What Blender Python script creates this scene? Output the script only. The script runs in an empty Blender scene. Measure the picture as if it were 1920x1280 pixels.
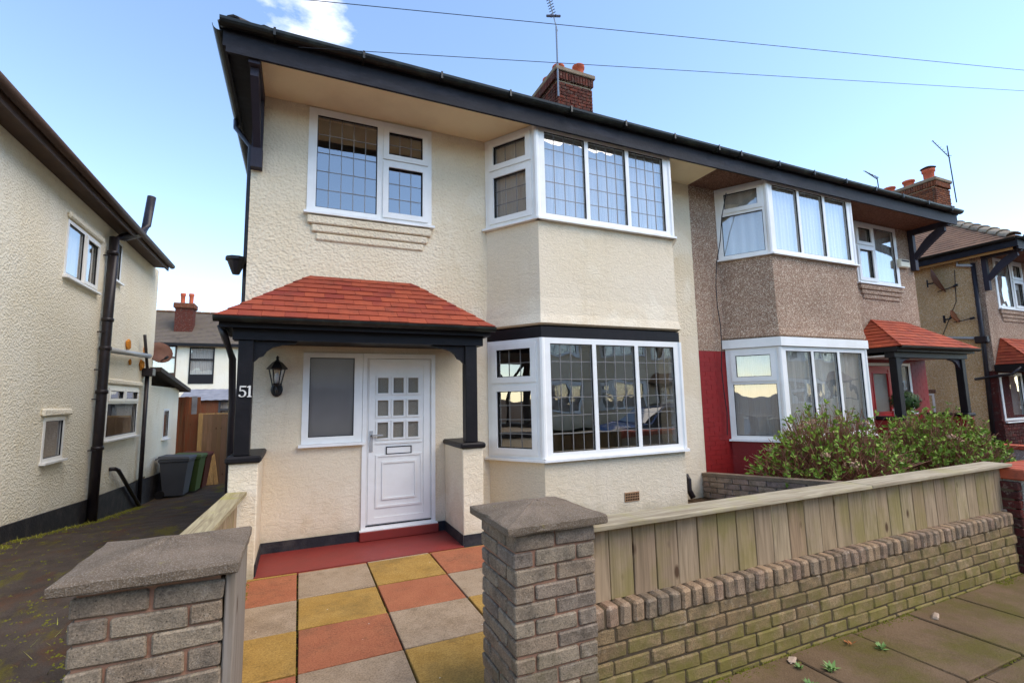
import bpy, bmesh, math, random
from mathutils import Vector, Matrix
random.seed(7)
S = bpy.context.scene
COL = S.collection
R = math.radians
rnd = random.uniform

# ------------------------------------------------------------------ camera, sky, sun, exposure
cam = bpy.data.objects.new("camera", bpy.data.cameras.new("camera")); COL.objects.link(cam)
YAW, PITCH, ROLL, FPX = 0.4192, 0.1165, -0.0199, 896.77
fw = Vector((math.sin(YAW)*math.cos(PITCH), math.cos(YAW)*math.cos(PITCH), math.sin(PITCH)))
rt = Vector((math.cos(YAW), -math.sin(YAW), 0)); up = rt.cross(fw)
r2 = math.cos(ROLL)*rt + math.sin(ROLL)*up; u2 = -math.sin(ROLL)*rt + math.cos(ROLL)*up
cam.matrix_world = Matrix(((r2.x, u2.x, -fw.x, 0.5914), (r2.y, u2.y, -fw.y, -6.1212), (r2.z, u2.z, -fw.z, 1.6491), (0, 0, 0, 1)))
cam.data.sensor_width = 36; cam.data.lens = 36*FPX/1920
cam.data.clip_start = 0.05; cam.data.clip_end = 3000
S.camera = cam

SUN = Vector((0.45, -0.45, 0.80)).normalized()
world = bpy.data.worlds.new("World"); S.world = world; world.use_nodes = True
wn, wl = world.node_tree.nodes, world.node_tree.links
bg = wn["Background"]; bg.inputs[1].default_value = 0.12
sky = wn.new("ShaderNodeTexSky"); sky.sky_type = 'NISHITA'; sky.sun_disc = False
sky.sun_elevation = math.asin(SUN.z); sky.sun_rotation = math.atan2(SUN.x, SUN.y)
sky.air_density = 0.95; sky.dust_density = 0.0; sky.ozone_density = 0.5
tc = wn.new("ShaderNodeTexCoord"); mp = wn.new("ShaderNodeMapping"); mp.inputs[3].default_value = (1.0, 1.0, 2.2)
ns = wn.new("ShaderNodeTexNoise"); ns.inputs["Scale"].default_value = 3.1; ns.inputs["Detail"].default_value = 9; ns.inputs["Roughness"].default_value = 0.58
cr = wn.new("ShaderNodeValToRGB"); cr.color_ramp.elements[0].position = 0.665; cr.color_ramp.elements[1].position = 0.86
mx = wn.new("ShaderNodeMix"); mx.data_type = 'RGBA'
wl.new(tc.outputs["Generated"], mp.inputs[0]); wl.new(mp.outputs[0], ns.inputs[0]); 
acc = ns.outputs[0]
for (dx, dy, dz), rad, gain in (((0.006, 0.784, 0.62), .17, .40), ((0.87, 0.22, 0.45), .05, .26), ((-.37, .76, .53), .09, .24), ((-.1, .76, .64), .10, .12)):   # cumulus scraps
    vd = wn.new("ShaderNodeVectorMath"); vd.operation = 'DISTANCE'; wl.new(tc.outputs["Generated"], vd.inputs[0]); vd.inputs[1].default_value = Vector((dx, dy, dz)).normalized()
    mr = wn.new("ShaderNodeMapRange"); mr.interpolation_type = 'SMOOTHSTEP'; wl.new(vd.outputs["Value"], mr.inputs[0])
    mr.inputs[1].default_value = 0; mr.inputs[2].default_value = rad; mr.inputs[3].default_value = gain; mr.inputs[4].default_value = 0
    ad = wn.new("ShaderNodeMath"); wl.new(acc, ad.inputs[0]); wl.new(mr.outputs[0], ad.inputs[1]); acc = ad.outputs[0]
wl.new(acc, cr.inputs[0])
wl.new(cr.outputs[0], mx.inputs[0]); wl.new(sky.outputs[0], mx.inputs[6]); mx.inputs[7].default_value = (6.4, 6.2, 6.1, 1)
wl.new(mx.outputs[2], bg.inputs[0])
sun = bpy.data.objects.new("sun", bpy.data.lights.new("sun", 'SUN')); COL.objects.link(sun)
sun.data.energy = 1.15; sun.data.angle = R(50); sun.data.color = (1.0, 0.86, 0.68)
sun.rotation_euler = (-SUN).to_track_quat('-Z', 'Y').to_euler()
S.view_settings.view_transform = 'Standard'; S.view_settings.look = 'None'; S.view_settings.gamma = 1
S.view_settings.exposure = 1.7
S.render.engine = 'CYCLES'
S.cycles.max_bounces = 8; S.cycles.transparent_max_bounces = 12; S.cycles.sample_clamp_indirect = 6

# ------------------------------------------------------------------ materials
def hx(h):
    v = [int(h[i:i+2], 16)/255 for i in (0, 2, 4)]
    return tuple(x/12.92 if x <= .04045 else ((x+.055)/1.055)**2.4 for x in v) + (1,)
MATS = {}
class NT:
    def __init__(s, name, rough=.85, spec=.3, metal=0):
        s.m = bpy.data.materials.new(name); s.m.use_nodes = True; s.n = s.m.node_tree.nodes; s.l = s.m.node_tree.links
        s.b = s.n["Principled BSDF"]; s.b.inputs["Roughness"].default_value = rough
        s.b.inputs["Specular IOR Level"].default_value = spec; s.b.inputs["Metallic"].default_value = metal
        s._pos = None; s.h = None; MATS[name] = s.m
    def pos(s, scale=(1, 1, 1), local=False, shift=False):
        if local: o = s.n.new("ShaderNodeTexCoord").outputs["Object"]
        else: o = s.n.new("ShaderNodeNewGeometry").outputs["Position"]
        mpn = s.n.new("ShaderNodeMapping"); mpn.inputs[3].default_value = scale; s.l.new(o, mpn.inputs[0])
        if shift:
            oi = s.n.new("ShaderNodeObjectInfo"); mu = s.n.new("ShaderNodeMath"); mu.operation = 'MULTIPLY'; mu.inputs[1].default_value = 57
            s.l.new(oi.outputs["Random"], mu.inputs[0]); cb = s.n.new("ShaderNodeCombineXYZ")
            for i in range(3): s.l.new(mu.outputs[0], cb.inputs[i])
            s.l.new(cb.outputs[0], mpn.inputs[1])
        return mpn.outputs[0]
    def noise(s, scale, detail=4, rough=.55, p=None, dist=0):
        n = s.n.new("ShaderNodeTexNoise"); n.inputs["Scale"].default_value = scale; n.inputs["Detail"].default_value = detail
        n.inputs["Roughness"].default_value = rough; n.inputs["Distortion"].default_value = dist
        s.l.new(p or s.pos(), n.inputs[0]); return n.outputs[0]
    def voro(s, scale, p=None, feat='F1'):
        n = s.n.new("ShaderNodeTexVoronoi"); n.inputs["Scale"].default_value = scale; n.feature = feat
        s.l.new(p or s.pos(), n.inputs[0]); return n.outputs
    def rand(s): return s.n.new("ShaderNodeObjectInfo").outputs["Random"]
    def ramp(s, f, stops, const=False):
        n = s.n.new("ShaderNodeValToRGB"); e = n.color_ramp.elements
        if const: n.color_ramp.interpolation = 'CONSTANT'
        while len(e) < len(stops): e.new(.5)
        for i, (p, c) in enumerate(stops): e[i].position = p; e[i].color = hx(c) if isinstance(c, str) else ((c, c, c, 1) if not isinstance(c, tuple) else c)
        s.l.new(f, n.inputs[0]); return n.outputs[0]
    def mix(s, f, a, b, mode='MIX'):
        n = s.n.new("ShaderNodeMix"); n.data_type = 'RGBA'; n.blend_type = mode
        for v, i in ((f, 0), (a, 6), (b, 7)):
            if isinstance(v, (int, float)): n.inputs[i].default_value = v if i == 0 else (v, v, v, 1)
            elif isinstance(v, str): n.inputs[i].default_value = hx(v)
            elif isinstance(v, tuple): n.inputs[i].default_value = v
            else: s.l.new(v, n.inputs[i])
        return n.outputs[2]
    def math(s, op, a, b=0.):
        n = s.n.new("ShaderNodeMath"); n.operation = op; n.use_clamp = False
        for v, i in ((a, 0), (b, 1)):
            if isinstance(v, (int, float)): n.inputs[i].default_value = v
            else: s.l.new(v, n.inputs[i])
        return n.outputs[0]
    def z(s):
        sp = s.n.new("ShaderNodeSeparateXYZ"); s.l.new(s.n.new("ShaderNodeNewGeometry").outputs["Position"], sp.inputs[0]); return sp.outputs[2]
    def col(s, c):
        if isinstance(c, str): s.b.inputs["Base Color"].default_value = hx(c)
        elif isinstance(c, tuple): s.b.inputs["Base Color"].default_value = c
        else: s.l.new(c, s.b.inputs["Base Color"])
        return s
    def bump(s, h, dist=.01, strength=1.):
        n = s.n.new("ShaderNodeBump"); n.inputs["Strength"].default_value = strength; n.inputs["Distance"].default_value = dist
        s.l.new(h, n.inputs["Height"])
        if s.h is not None: s.l.new(s.h, n.inputs["Normal"])
        s.h = n.outputs[0]; s.l.new(s.h, s.b.inputs["Normal"]); return s

def render_mat(name, c1, c2, stain, kind):
    t = NT(name, .92, .12)
    big = t.noise(.9, 5); c = t.mix(t.ramp(big, [(.35, 0.), (.7, 1.)]), c1, c2)
    st = t.ramp(t.noise(2.3, 8, .68, t.pos((1, 1, .45))), [(.58, 0.), (.76, .55)])
    c = t.mix(st, c, stain)
    pt = t.ramp(t.noise(1.3, 3, .5, dist=.8), [(.56, 0.), (.64, .35)]); c = t.mix(pt, c, 'f1e6cf')
    rs = t.ramp(t.noise(1., 6, .6, t.pos((7, 7, .35))), [(.56, 0.), (.78, .16)]); c = t.mix(rs, c, 'b8a27c')
    fl = t.ramp(t.noise(70, 2), [(.25, .86), (.6, 1.)]); c = t.mix(1, c, fl, 'MULTIPLY')
    # damp and algae just above the plinth, grime flecks
    lo = t.math('ADD', t.z(), t.math('MULTIPLY', t.noise(5, 5), .5)); c = t.mix(t.ramp(lo, [(.20, .5), (.52, 0.)]), c, '8f8360')
    t.col(c)
    if kind == 'roughcast':
        v = t.voro(34, t.pos((1, 1, 1.15)), 'SMOOTH_F1'); t.bump(v[0], .016, .7); t.bump(t.noise(16, 5, .6), .014, .7)
    else:
        t.bump(t.noise(11, 7, .62, t.pos((1, 1, 1.6)), 1.2), .016, .7); t.bump(t.noise(55, 3), .003, .6)
render_mat('roughcast_cream', 'e7d7bb', 'e0cdac', 'c8b289', 'roughcast')
render_mat('trowelled_cream', 'e7d7bd', 'e1cfb0', 'cbb48b', 'trowel')
render_mat('roughcast_white', 'f8f0dc', 'f3e7cc', 'd2c09a', 'roughcast')
def soffit_mat(name, c):
    t = NT(name, .95, .1); t.col(t.mix(t.ramp(t.noise(2.0, 6), [(.45, 0.), (.8, .3)]), c, 'c9ad80')); t.bump(t.noise(60, 3), .006, .7)
soffit_mat('soffit_cream', 'f6e2b8')
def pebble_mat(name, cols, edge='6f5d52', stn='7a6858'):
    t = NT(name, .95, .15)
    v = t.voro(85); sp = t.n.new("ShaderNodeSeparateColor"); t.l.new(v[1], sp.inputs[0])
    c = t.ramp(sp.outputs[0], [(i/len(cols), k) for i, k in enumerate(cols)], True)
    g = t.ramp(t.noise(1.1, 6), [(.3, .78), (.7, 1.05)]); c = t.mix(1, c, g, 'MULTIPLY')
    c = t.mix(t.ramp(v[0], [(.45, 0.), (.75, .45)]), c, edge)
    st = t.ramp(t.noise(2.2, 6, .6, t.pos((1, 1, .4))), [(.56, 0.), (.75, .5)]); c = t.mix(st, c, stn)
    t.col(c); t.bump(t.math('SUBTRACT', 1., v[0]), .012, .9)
pebble_mat('pebbledash_pink', ['a0826c', 'bc9c86', '8e7260', 'b0907a', 'dcc6ac', 'a4866e', 'c4a68e', '967862', 'ecdcc4', 'ac8d76'], '947a66', '957b66')
pebble_mat('pebbledash_buff', ['dab684', 'eccb98', 'c6a274', 'e0be8c', 'f4e2bc', 'd0aa78', 'ecd0a2', 'c8a272', 'f6ead0', 'e6c08a'], 'c89c62', 'd0a868')
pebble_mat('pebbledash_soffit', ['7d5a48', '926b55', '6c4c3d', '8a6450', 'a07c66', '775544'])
pebble_mat('pebbledash_white', ['cfc8b8', 'dcd5c6', 'bdb5a2', 'e4dfd2', 'c8c0ae'])

t = NT('black_paint', .5, .25); t.col(t.mix(t.ramp(t.noise(5, 6, .6), [(.5, 0.), (.8, .5)]), '141113', '2b2426')); t.bump(t.noise(24, 4), .004, .5)
t = NT('black_eaves_paint', .6, .25); t.col(t.mix(t.ramp(t.noise(3.5, 7, .65, t.pos((.5, 1, 2))), [(.48, 0.), (.72, .75)]), '1b1a20', '34343c')); t.bump(t.noise(18, 5), .006, .6)
t = NT('black_plinth', .6, .3); t.col(t.mix(t.ramp(t.noise(6, 6), [(.45, 0.), (.75, .6)]), '26252a', '55504c')); t.bump(t.noise(30, 4), .01, .6)
t = NT('gutter_plastic', .4, .4); t.col(t.mix(t.ramp(t.noise(6, 6, .6), [(.5, 0.), (.75, .7)]), '181a18', '3c4238'))
t = NT('pipe_black', .42, .4); t.col(t.mix(t.ramp(t.noise(4, 5), [(.5, 0.), (.8, .5)]), '231d20', '45393a'))
t = NT('pipe_grey', .4, .4); t.col('a9aaa8')
t = NT('fascia_tan', .6, .3); t.col(t.mix(t.noise(5, 6), '8f6230', 'a97a40'))
t = NT('brown_fascia', .6, .3); t.col(t.mix(t.noise(5, 6), '3b2c24', '5a4334')); t.bump(t.noise(30, 3, .5, t.pos((6, .6, 6))), .004, .5)
t = NT('bracket_timber', .6, .3); t.col(t.mix(t.noise(6, 5), '26222a', '3b3742')); t.bump(t.noise(30, 3), .004, .5)
t = NT('upvc_white', .35, .4); t.col(t.mix(t.ramp(t.noise(3, 6, .65), [(.4, 0.), (.75, .45)]), 'efede8', 'd6d2c8'))
t = NT('upvc_sill', .35, .45); t.col(t.mix(t.ramp(t.noise(4, 6), [(.45, 0.), (.8, .6)]), 'f0efec', 'c9c3b2'))
t = NT('gasket', .6, .3); t.col('1c1a1c')
t = NT('lead', .5, .4, .3); t.col('837f7b')
t = NT('red_paint', .5, .35); t.col(t.mix(t.ramp(t.noise(4, 7, .65), [(.4, 0.), (.75, .7)]), '84302a', '70302a')); t.bump(t.noise(40, 4), .003, .5)
t = NT('red_door_paint', .3, .5); t.col('c0202a')
t = NT('red_brick_paint', .55, .35); t.col(t.mix(t.ramp(t.math('ADD', t.math('MULTIPLY', t.rand(), .2), t.noise(5, 6)), [(.45, 0.), (.9, .7)]), '8e1f1e', '74201e')); t.bump(t.noise(60, 4), .004, .7)
t = NT('handle_metal', .25, .6, .6); t.col('dcdcdc')
t = NT('number_white', .4, .4); t.col('d8d4cc')
t = NT('cable_black', .6, .3); t.col('22242a')
t = NT('aerial_metal', .4, .4, .7); t.col('7d8288')
t = NT('aerial_dark', .5, .4); t.col('2b2f45')
t = NT('interior_wall', .9, .1); t.col('9a9184')
t = NT('interior_floor', .8, .2); t.col('4d3f33')
t = NT('blind_white', .9, .1)
w = t.n.new("ShaderNodeTexWave"); w.inputs["Scale"].default_value = 3.4; w.bands_direction = 'X'; t.l.new(t.pos(), w.inputs[0])
t.col(t.mix(w.outputs[1], 'd2cec4', 'e4e0d6')); t.bump(w.outputs[1], .02, .5)
t = NT('net_curtain', .95, .05); t.col(t.mix(t.noise(14, 3, .5, t.pos((5, 5, .2))), 'bab8b0', 'd8d5cc')); t.bump(t.noise(14, 3, .5, t.pos((5, 5, .2))), .05, .6)

def tile_mat(name, cols, objrand=True):
    t = NT(name, .8, .25)
    f = t.math('ADD', t.math('MULTIPLY', t.rand(), .5), t.math('MULTIPLY', t.noise(3.5, 5), .5)) if objrand else t.noise(2.2, 6, .65)
    c = t.ramp(f, [(.25, cols[0]), (.5, cols[1]), (.75, cols[2])])
    c = t.mix(t.ramp(t.noise(5, 8, .72), [(.48, 0.), (.70, .7)]), c, cols[3]); c = t.mix(t.ramp(t.noise(24, 6, .7), [(.62, 0.), (.72, .5)]), c, '4a3a30')
    t.col(c); t.bump(t.noise(60, 4), .004, .7)
tile_mat('red_roof_tile', ['8d3f2b', '9d4a30', '803429', '6a3629'])
tile_mat('orange_roof_tile', ['9a432b', 'ab5032', '8a3926', '6e3f2e'])
tile_mat('brown_roof_tile', ['7d5a46', '8d6a50', '6e4e3d', '5a4a3a'], False)
tile_mat('grey_roof_slate', ['5a5048', '6a5e53', '4c443e', '6b6247'], False)
tile_mat('dark_roof_tile', ['3a3532', '463d38', '302c2a', '4a4a3a'], False)
tile_mat('stone_hip_tile', ['a08d76', 'b09c82', '8d7a66', '6e6648'])
tile_mat('terracotta', ['b4553a', 'c26244', 'a34a34', '6d4438'])

def brick_mat(name, stops, moss=0., soot='4a4540', rough=.95):
    t = NT(name, rough, .12)
    c = t.ramp(t.rand(), [(i/(len(stops)-1), k) for i, k in enumerate(stops)])
    c = t.mix(t.ramp(t.noise(9, 7, .7), [(.42, 0.), (.70, .68)]), c, soot)
    c = t.mix(t.ramp(t.noise(17, 7, .72), [(.56, 0.), (.70, .4)]), c, 'c2b6a4')
    c = t.mix(1, c, t.ramp(t.noise(150, 3, .7), [(.34, .58), (.66, 1.12)]), 'MULTIPLY')
    c = t.mix(t.ramp(t.voro(55)[0], [(.10, .75), (.20, 0.)]), c, '3c3630')
    if moss:
        f = t.math('ADD', t.math('MULTIPLY', t.z(), -.55), t.noise(4.5, 7, .7))
        c = t.mix(t.ramp(f, [(.31, 0.), (.55, moss*.85)]), c, '7c7238')
        c = t.mix(t.ramp(t.noise(26, 5, .7), [(.66, 0.), (.72, moss)]), c, '8f8f6a')
    t.col(c); t.bump(t.noise(120, 4, .7), .006, .9); t.bump(t.noise(22, 4), .01, .5)
brick_mat('pier_brick', ['a08e78', 'ac9a82', '8e7e6c', 'a48e75', '988878'], .3)
brick_mat('wall_brick', ['9a8260', 'a68c68', '866f52', '9d8460', '907858', 'a9906c'], .9)
brick_mat('rowlock_brick', ['a88e70', 'b49676', '92806a', 'ae8e74', 'a28e74'], .5)
brick_mat('party_brick', ['a5917f', 'b09a86', '95827a', 'a88f80'], .2)
brick_mat('chimney_brick', ['5a2c24', '683328', '4b2621', '70392c', '57312a'], 0)
brick_mat('orange_chimney_brick', ['72402c', '804a32', '5e3628', '8a5438'], 0)
brick_mat('dark_red_brick', ['5a2a26', '6a302a', '4c2422', '63382e'], .0)
t = NT('mortar_pink', .95, .1); t.col(t.mix(t.noise(12, 5), 'a97c64', '8f705c')); t.bump(t.noise(60, 4), .006, .8)
t = NT('mortar_dark', .95, .1); t.col(t.mix(t.noise(9, 6), '4a4032', '655644')); t.bump(t.noise(60, 4), .006, .8)  # mortar darkened to put shadow into the brick joints
t = NT('joint_soil', .95, .05); t.col(t.mix(t.ramp(t.noise(9, 5), [(.4, 0.), (.65, 1.)]), '241f16', '3c3a14'))
t = NT('mortar_pale', .95, .1); t.col('9a8f80')
t = NT('cap_stone', .95, .12); c = t.mix(t.ramp(t.noise(6, 6, .6), [(.35, 0.), (.7, 1.)]), '857462', '665848')
c = t.mix(t.ramp(t.noise(190, 2), [(.5, 0.), (.62, .55)]), c, 'a39788'); c = t.mix(t.ramp(t.noise(14, 7, .7), [(.62, 0.), (.72, .7)]), c, '8f8248')
t.col(c); t.bump(t.noise(170, 4, .7), .008, 1.); t.bump(t.noise(14, 5), .014, .6)

def wood_mat(name, stops, green, gf, axis=2, knots=True):
    t = NT(name, .85, .18)
    sc = [26, 26, 26]; sc[axis] = 1.4
    c = t.ramp(t.rand(), [(i/(len(stops)-1), k) for i, k in enumerate(stops)])
    p = t.pos(tuple(sc), shift=True); g = t.noise(1.1, 6, .62, p, 1.4)
    c = t.mix(t.ramp(g, [(.38, 0.), (.66, .62)]), c, '6d5c46')
    oi = t.n.new("ShaderNodeObjectInfo"); rr = t.math('FRACT', t.math('MULTIPLY', oi.outputs["Random"], 13.7))
    f = t.math('ADD', t.noise(2.6, 5, .6, t.pos((1, 1, .8), shift=True)), t.math('MULTIPLY', rr, .22))
    c = t.mix(t.ramp(f, [(.60, 0.), (.80, gf)]), c, green)
    if knots:
        sc2 = [5.2, 5.2, 5.2]; sc2[axis] = 2.6
        v = t.voro(1., t.pos(tuple(sc2), shift=True)); c = t.mix(t.ramp(v[0], [(.07, .9), (.13, 0.)]), c, '4b3524')
    t.col(c); t.bump(g, .004, .7)
wood_mat('fence_board', ['b09878', 'a48c6c', 'b8a282', '9a8268', 'b0997c', 'a4886a'], '857a3e', .6)
wood_mat('fence_cap', ['b4a68c', 'ada084'], '9a9448', .55, 0, False)
wood_mat('side_fence_cap', ['b8a986', 'b0a27e'], '9a9638', .8, 1, False)
wood_mat('gate_board', ['8c6b52', '7f6049', '95735a', '876653'], '6e5a34', .25)
wood_mat('red_fence_board', ['8a4a2e', '7c4029', '955234', '6f3b28'], '5e4a30', .25)
wood_mat('offcut_wood', ['c49a62', 'd0a870', 'b98d56'], 'a07a48', .2)
wood_mat('grey_post_wood', ['958a7e', '8c8074'], '7d7458', .3)

def slab_mat(name, c1, c2, dirt):
    t = NT(name, .9, .15)
    c = t.mix(t.ramp(t.noise(5, 7, .65), [(.32, 0.), (.68, 1.)]), c1, c2)
    c = t.mix(t.ramp(t.noise(2.6, 9, .74, t.pos(shift=True)), [(.50, 0.), (.72, .75)]), c, dirt)
    c = t.mix(t.ramp(t.noise(11, 6, .7, t.pos(shift=True)), [(.60, 0.), (.70, .35)]), c, '6a5438')
    c = t.mix(t.ramp(t.voro(4.5, t.pos(shift=True))[0], [(.02, .8), (.03, 0.)]), c, 'd8d2c4')
    c = t.mix(1, c, t.ramp(t.noise(95, 4, .75), [(.34, .62), (.62, 1.12)]), 'MULTIPLY')
    t.col(c); t.bump(t.noise(150, 3), .004, .7); t.bump(t.noise(7, 5), .01, .35)
slab_mat('red_slab', 'ac6c4c', '9f6044', '785640')
slab_mat('grey_slab', 'ac967c', '9a846a', '77634e')
slab_mat('yellow_slab', 'b08c4c', 'a27d3e', '76603a')
t = NT('flagstone', .9, .15); c = t.mix(t.ramp(t.noise(2.4, 7, .68), [(.35, 0.), (.68, 1.)]), '766048', '614e38')
c = t.mix(t.ramp(t.noise(1.6, 8, .7), [(.47, 0.), (.64, .8)]), c, '5c5422'); c = t.mix(1, c, t.ramp(t.noise(130, 3, .7), [(.3, .75), (.65, 1.08)]), 'MULTIPLY')
t.col(c); t.bump(t.noise(110, 4), .006, .8); t.bump(t.noise(5, 5), .02, .4)
t = NT('driveway_asphalt', .95, .12); c = t.mix(t.ramp(t.noise(3, 7, .65), [(.35, 0.), (.7, 1.)]), '5c5046', '463c33')
c = t.mix(t.ramp(t.noise(1.7, 9, .72, t.pos((1.5, .7, 1))), [(.535, 0.), (.62, .8)]), c, '6a6024')
c = t.mix(t.ramp(t.noise(2.3, 8, .7, t.pos((1.3, .8, 1))), [(.52, 0.), (.66, .5)]), c, '6d4426')
c = t.mix(1, c, t.ramp(t.noise(120, 3, .7), [(.3, .6), (.68, 1.15)]), 'MULTIPLY'); t.col(c); t.bump(t.noise(120, 4, .7), .012, 1.)
t = NT('road_asphalt', .9, .2); t.col(t.mix(t.noise(6, 7), '46454a', '58575a')); t.bump(t.noise(120, 3), .006, .8)
t = NT('soil', .95, .1); t.col(t.mix(t.noise(8, 7), '4a3a2c', '5f4d3a')); t.bump(t.noise(30, 6), .03, 1.)
t = NT('concrete', .9, .15); t.col(t.mix(t.noise(5, 7), '8d8478', '75695c')); t.bump(t.noise(80, 4), .006, .7)
t = NT('corrugated', .7, .3); t.col(t.mix(t.ramp(t.noise(3, 7, .6), [(.4, 0.), (.7, 1.)]), '8e8d90', '77767a')); t.bump(t.noise(20, 4), .006, .5)
t = NT('moss', .95, .05); t.col(t.mix(t.noise(30, 4), '56561e', '74702c'))
t = NT('grass_blade', .8, .2); t.col(t.mix(t.rand(), '7f8a34', 'a39a50'))
def leaf_mat(name, a, b):
    t = NT(name, .6, .3); t.col(t.mix(t.ramp(t.noise(13, 3), [(.35, 0.), (.65, 1.)]), a, b))
    t.b.inputs["Subsurface Weight"].default_value = 0
leaf_mat('leaf_green', '66802a', '8fa63c'); leaf_mat('leaf_dark', '2f4420', '46602c')
leaf_mat('petal_dead', 'a0765a', 'c9a98a'); leaf_mat('twig', '7a4e3c', '9a6c50'); leaf_mat('dead_leaf', '9c5a30', 'b5713c')
leaf_mat('weed_leaf', '5f8040', '7d9a55')
t = NT('bin_grey', .55, .35); t.col(t.mix(t.noise(5, 5), '45464b', '515256'))
t = NT('bin_green', .55, .35); t.col('4a5c2e')
t = NT('bin_brown', .55, .35); t.col('5a2c22')
t = NT('rubber', .8, .2); t.col('1c1a1a')
t = NT('foam_orange', .9, .1); t.col(t.mix(t.noise(20, 5), 'cf7a1c', 'd99a4e')); t.bump(t.noise(40, 5), .02, 1.)
t = NT('dish_brown', .6, .3); t.col(t.mix(t.noise(8, 6), '5c3d33', '7a5444'))
t = NT('dish_rust', .7, .3); t.col(t.mix(t.noise(8, 6), '9a5a38', 'b87a54'))
t = NT('alarm_cream', .5, .4); t.col('ded6bc')
t = NT('car_blue', .2, .6); t.col('2b4a80')
t = NT('car_glass', .05, .8); t.col('0c0f14')
t = NT('terracotta_vent', .9, .2); t.col(t.mix(t.noise(30, 4), 'b08a66', '8d6a4c'))
t = NT('dark_hole', .9, .1); t.col('2a1d18')
t = NT('lantern_black', .4, .45); t.col('1b191a')
t = NT('bulb_white', .3, .4); t.col('e6e2da')
t = NT('sealant', .8, .2); t.col('c9b48c')
t = NT('stone_frag', .9, .1); t.col(t.mix(t.noise(20, 4), 'a08a76', 'bba48e'))

def glass(name, tint, fmin=.12):
    m = bpy.data.materials.new(name); m.use_nodes = True; n, l = m.node_tree.nodes, m.node_tree.links
    n.remove(n["Principled BSDF"]); out = n["Material Output"]
    fr = n.new("ShaderNodeFresnel"); fr.inputs[0].default_value = 1.52
    ma = n.new("ShaderNodeMath"); ma.operation = 'MULTIPLY_ADD'; ma.inputs[1].default_value = 1.5; ma.inputs[2].default_value = fmin
    l.new(fr.outputs[0], ma.inputs[0]); ma.use_clamp = True
    tr = n.new("ShaderNodeBsdfTransparent"); tr.inputs[0].default_value = (tint, tint, tint, 1)
    gl = n.new("ShaderNodeBsdfGlossy"); gl.inputs["Roughness"].default_value = 0.0; gl.inputs[0].default_value = (.95, .95, .95, 1)
    # gentle pane waviness
    ge = n.new("ShaderNodeNewGeometry"); no = n.new("ShaderNodeTexNoise"); no.inputs["Scale"].default_value = 2.4; no.inputs["Detail"].default_value = 1
    bp = n.new("ShaderNodeBump"); bp.inputs["Strength"].default_value = .25; bp.inputs["Distance"].default_value = .01
    l.new(ge.outputs["Position"], no.inputs[0]); l.new(no.outputs[0], bp.inputs["Height"]); l.new(bp.outputs[0], gl.inputs["Normal"])
    # the whole pane's reflectance sits on its first surface; the second (met from inside the pane) only lets light out
    iv = n.new("ShaderNodeMath"); iv.operation = 'SUBTRACT'; iv.inputs[0].default_value = 1; l.new(ge.outputs["Backfacing"], iv.inputs[1])
    mu = n.new("ShaderNodeMath"); mu.operation = 'MULTIPLY'; l.new(ma.outputs[0], mu.inputs[0]); l.new(iv.outputs[0], mu.inputs[1])
    mxs = n.new("ShaderNodeMixShader"); l.new(mu.outputs[0], mxs.inputs[0]); l.new(tr.outputs[0], mxs.inputs[1]); l.new(gl.outputs[0], mxs.inputs[2])
    l.new(mxs.outputs[0], out.inputs[0]); MATS[name] = m
glass('window_glass', .93, .20)
t = NT('obscure_glass', .12, .5); t.col(t.mix(t.voro(120)[0], '6d6658', '8f8676')); t.bump(t.voro(150)[0], .004, .7)
t = NT('side_glass', .08, 1.); t.col(t.mix(t.noise(1.3, 3), '5c5856', '7d7774')); t.b.inputs["Coat Weight"].default_value = .5

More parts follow.
